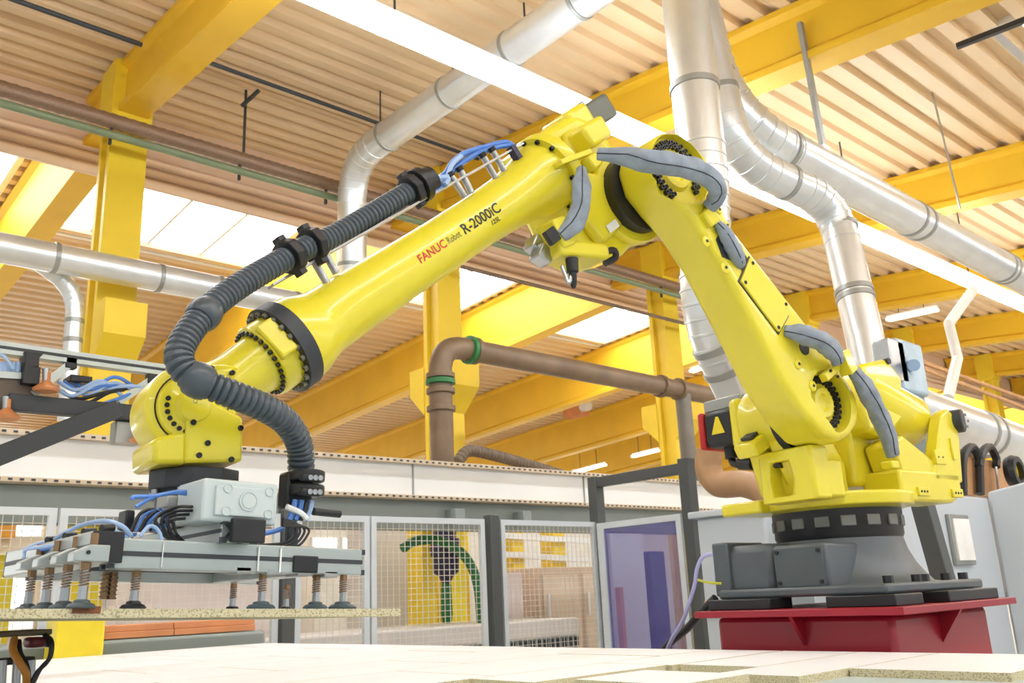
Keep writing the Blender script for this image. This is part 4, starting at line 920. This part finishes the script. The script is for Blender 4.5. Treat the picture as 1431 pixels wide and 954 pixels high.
# junction box
bx0 = at(258, 735, 'y', 1.86); bx1 = at(393, 735, 'y', 1.86); bz1 = at(258, 675, 'y', 1.86).z; bz0 = at(290, 730, 'y', 1.86).z
bx = bx1.x - .02
jb = G().bb((bx0.x + .025, 1.86, bz0), (bx, 2.0, bz1 + .01)).build('junction_box', BOXG, gr, bevel=.006, label='light grey plastic junction box')
G().bb((bx0.x + .05, 1.852, bz0 + .012), (bx - .012, 1.862, bz1 - .004)).build('face_panel', BOXG, jb, bevel=.003)
cx = (bx0.x + bx) / 2 + .025; cz = (bz0 + bz1) / 2 + .006
G().lathe((cx, 1.852, cz), (0, -1, 0), [(0, .021), (.0025, .021), (.0025, .0185), (.001, .0185), (.001, .016), (.003, .015)], 28).build('knockout', BOXG, jb)
for dx in (-.048, .048):
    for dz in (-.024, .024): G().lathe((cx + dx, 1.852, cz + dz), (0, -1, 0), [(0, .010), (.0025, .010), (.0025, .0085), (.001, .008)], 18).build('knockout', BOXG, jb)
# cups
def spring_cup(x, y, r=.03, parent=gr, zt=ZB - .03, mcup=CUP, zb=1.10):
    c_ = G().lathe((x, y, zb), Zv, [(0, r), (.003, r * 1.02), (.008, r * .85), (.010, r * .6), (.014, r * .55), (.016, r * .35)], 20).build('suction_cup', mcup, parent)
    h = zt - zb
    G().cyl((x, y, zb + .014), (x, y, zb + h * .48), .0095, .0085, 6).build('cup_holder', STEEL, c_)
    G().cyl((x, y, zb + h * .4), (x, y, zt), .0055, seg=8).build('stem', STEEL, c_)
    pts_ = [(x + .0085 * math.cos(a), y + .0085 * math.sin(a), zb + h * .46 + (h * .4) * k / 40) for k in range(41) for a in (2 * PI * k * 6 / 40,)]
    G().tube(pts_, .0016, 5).build('spring', BRASS, c_); G().cyl((x, y, zt - .012), (x, y, zt), .0095, seg=6).build('nut', BRASS, c_)
    return c_
for px, y, r in ((364, 1.92, .031), (440, 1.92, .028), (478, 1.90, .032), (185, 1.94, .025), (324, 2.4, .028), (399, 2.42, .028)):
    q = at(px, 848, 'y', y); spring_cup(q.x, y, r, mcup=BLACK if px in (185, 324, 399) else CUP)
for k, (px, py) in enumerate(((112, 850), (87, 850), (61, 850), (37, 850))):
    q = at(px, 850, 'x', .565 - .004 * k)
    spring_cup(q.x, q.y, .026, zt=ZB - .02)
    hd = G().prism([(q.x - .03, q.y - .02, ZB - .02), (q.x + .035, q.y - .02, ZB - .02), (q.x + .035, q.y - .02, ZB + .012), (q.x + .0, q.y - .02, ZB + .012), (q.x - .03, q.y - .02, ZB - .004)], (0, .04, 0)).build('cup_bracket', ALU, gr, bevel=.002)
    G().cyl((q.x - .005, q.y - .021, ZB - .003), (q.x - .005, q.y - .023, ZB - .003), .004, seg=8).build('hole', BLACK, hd)
    G().cyl((q.x + .01, q.y, ZB + .012), (q.x + .01, q.y, ZB + .035), .008, seg=8).build('fitting', BRASS, hd)
    G().cyl((q.x + .02, q.y, ZB + .045), (q.x + .045, q.y + .01, ZB + .048), .008, seg=8).build('coupling', BLACK, hd)
for px in (146, 157):
    q = at(px, 800, 'y', 2.0); c_ = G().cyl((q.x, 2.0, 1.12), (q.x, 2.0, 1.175), .0075, seg=12).build('spring_plunger', BRASS, gr)
    G().tube([(q.x + .0085 * math.cos(k * .9), 2.0 + .0085 * math.sin(k * .9), 1.122 + k * .0012) for k in range(42)], .002, 5).build('spring', BRASS, c_)
for px in (196, 330, 372, 415, 452): G().box(at(px, 797, 'y', 1.92), (.035, .06, .014)).build('sliding_nut', GALVD, gr, bevel=.002)
G().bb(at(408, 796, 'y', 1.884), at(443, 772, 'y', 1.884) + Vector((0, .03, 0))).build('black_block', BLACK, gr, bevel=.003)
for px in (222, 357, 388): G().bb(at(px, 797, 'y', 1.886), at(px + 3, 763, 'y', 1.886) + Vector((0, .003, 0))).build('cable_tie', PAPER, gr, smooth=False)
# valves and hoses on the gripper
vb = G().bb(at(168, 745, 'y', 2.05), at(183, 717, 'y', 2.05) + Vector((0, .05, 0))).build('valve_block', BLACK, gr, bevel=.004)
G().bb(at(225, 712, 'y', 2.0), at(256, 695, 'y', 2.0) + Vector((0, .06, 0))).build('valve_body', GALVD, gr, bevel=.004)
def ghose(pts_, r, m_, y=1.95): G().tube(spline([at(p[0], p[1], 'y', p[2] if len(p) > 2 else y) for p in pts_], 7), r, 8).build('air_hose', m_, gr)
ghose([(260, 690), (240, 690), (210, 697), (180, 700), (178, 704)], .0045, BLUE); ghose([(258, 693), (235, 692), (205, 700), (183, 714)], .004, BLUE)
ghose([(178, 755), (165, 742), (140, 735, 2.0), (110, 740, 2.1), (85, 752, 2.15), (70, 762, 2.2)], .005, PBLUE); ghose([(172, 758), (150, 748), (120, 757, 2.1), (80, 760, 2.2), (45, 768, 2.3), (30, 775, 2.35)], .004, PBLUE)
for k, (x1, y1) in enumerate(((98, 758), (72, 768), (50, 778), (30, 778))): ghose([(185, 752, 2.0), (150, 755 + k, 2.05), (x1 + 18, y1 - 4, 2.15), (x1, y1, 2.2), (x1 - 2, y1 + 12, 2.2)], .004, PBLUE if k % 2 else BLUE)
for k in range(4): ghose([(262, 711 + k * 5, 1.88 + k * .02), (240 - k * 3, 712 + k * 6), (212 + k * 8, 728 + k * 2), (220 + k * 7, 748), (240 + k * 5, 762)], .0034, BLACK)
for k in range(4): ghose([(178 + k * 6, 748), (190 + k * 5, 722 + k * 3), (210 + k * 4, 716), (225, 728 + k * 4)], .004, (BLACK, BLUE)[k % 2], 2.0)
for k in range(6): ghose([(195 + k * 4, 745), (205 + k * 4, 730 + 3 * k), (222 + k * 2, 745 + k), (240, 762 + k)], .0045, (BLUE, PBLUE, BLACK)[k % 3], 2.02)
for k in range(4): ghose([(390, 722 + k * 3, 1.93), (405 + k * 6, 726 + k * 2), (408 + k * 6, 742), (392 + k * 5, 755 + k * 2), (352, 760 + k * 2)], .003, BLACK)
ghose([(395, 704), (415, 712), (424, 720)], .007, PAPER)
ghose([(357, 744), (375, 740), (392, 734)], .006, BLUE, 1.97)
ghose([(190, 755), (205, 740), (219, 752), (221, 782)], .004, PBLUE, 1.9)
# hose clamp stack at the gripper end of the corrugated hose
hc = G().bb(at(394, 706, 'y', 1.98), at(432, 655, 'y', 1.98) + Vector((0, .05, 0))).build('clamp_stand', BLACK, gr, bevel=.008)
for py in (662, 682):
    q = at(422, py, 'y', 1.97)
    c_ = G().lathe(q - Vector((0, 0, .010)), Zv, [(0, .040), (.002, .043), (.024, .043), (.026, .040)], 20).build('hose_clamp', BLACK, hc, bevel=.002)
    e = G().bb(at(416, py + 5, 'y', 1.92), at(445, py - 5, 'y', 1.92) + Vector((0, .02, 0))).build('clamp_bar', BLACK, c_, bevel=.006)
    for px in (427, 434, 441): G().lathe(at(px, py, 'y', 1.919), (0, -1, 0), [(0, .0065), (.002, .0065), (.002, .004), (.0005, .004)], 10).build('screw', STEEL, e)
for k, px in enumerate((407, 416, 423, 430)): G().tube([at(px, 694, 'y', 1.96), at(px - 2, 706, 'y', 1.96), at(px - 8, 722, 'y', 1.96)], .007, 8).build('air_hose', (BLUE, BLUE, BLACK, PBLUE)[k], gr)
G().cyl(at(433, 709, 'y', 1.96), at(470, 711, 'y', 1.96), .0095, seg=12).build('handle', BLACK, gr)
G().bb(at(398, 765, 'y', 2.0), at(414, 725, 'y', 2.0) + Vector((0, .02, 0))).build('side_bracket', DARK, gr, bevel=.004)

# board held by the cups
bh = board(.10, 1.87, 1.29, 2.56, 1.082, 'chipboard panel held in the air by the suction cups', th=.017, grp='held board')
c_ = G().bb(at(100, 868, 'y', 1.866), at(140, 856, 'y', 1.866) + Vector((0, .004, 0))).build('torn_lip', CHIP, None)
off = c_.location.copy(); c_.parent = bh; c_.location = off - bh.location

# the whole tool hangs slightly out of level, as in the photograph
TILT = Matrix.Translation(GC) @ Matrix.Rotation(.042, 4, 'Y') @ Matrix.Translation(-GC)
gr.rotation_euler = (0, .042, 0)
p_ = TILT @ bh.location; bh.location = p_; bh.rotation_euler = (0, .042, 0)
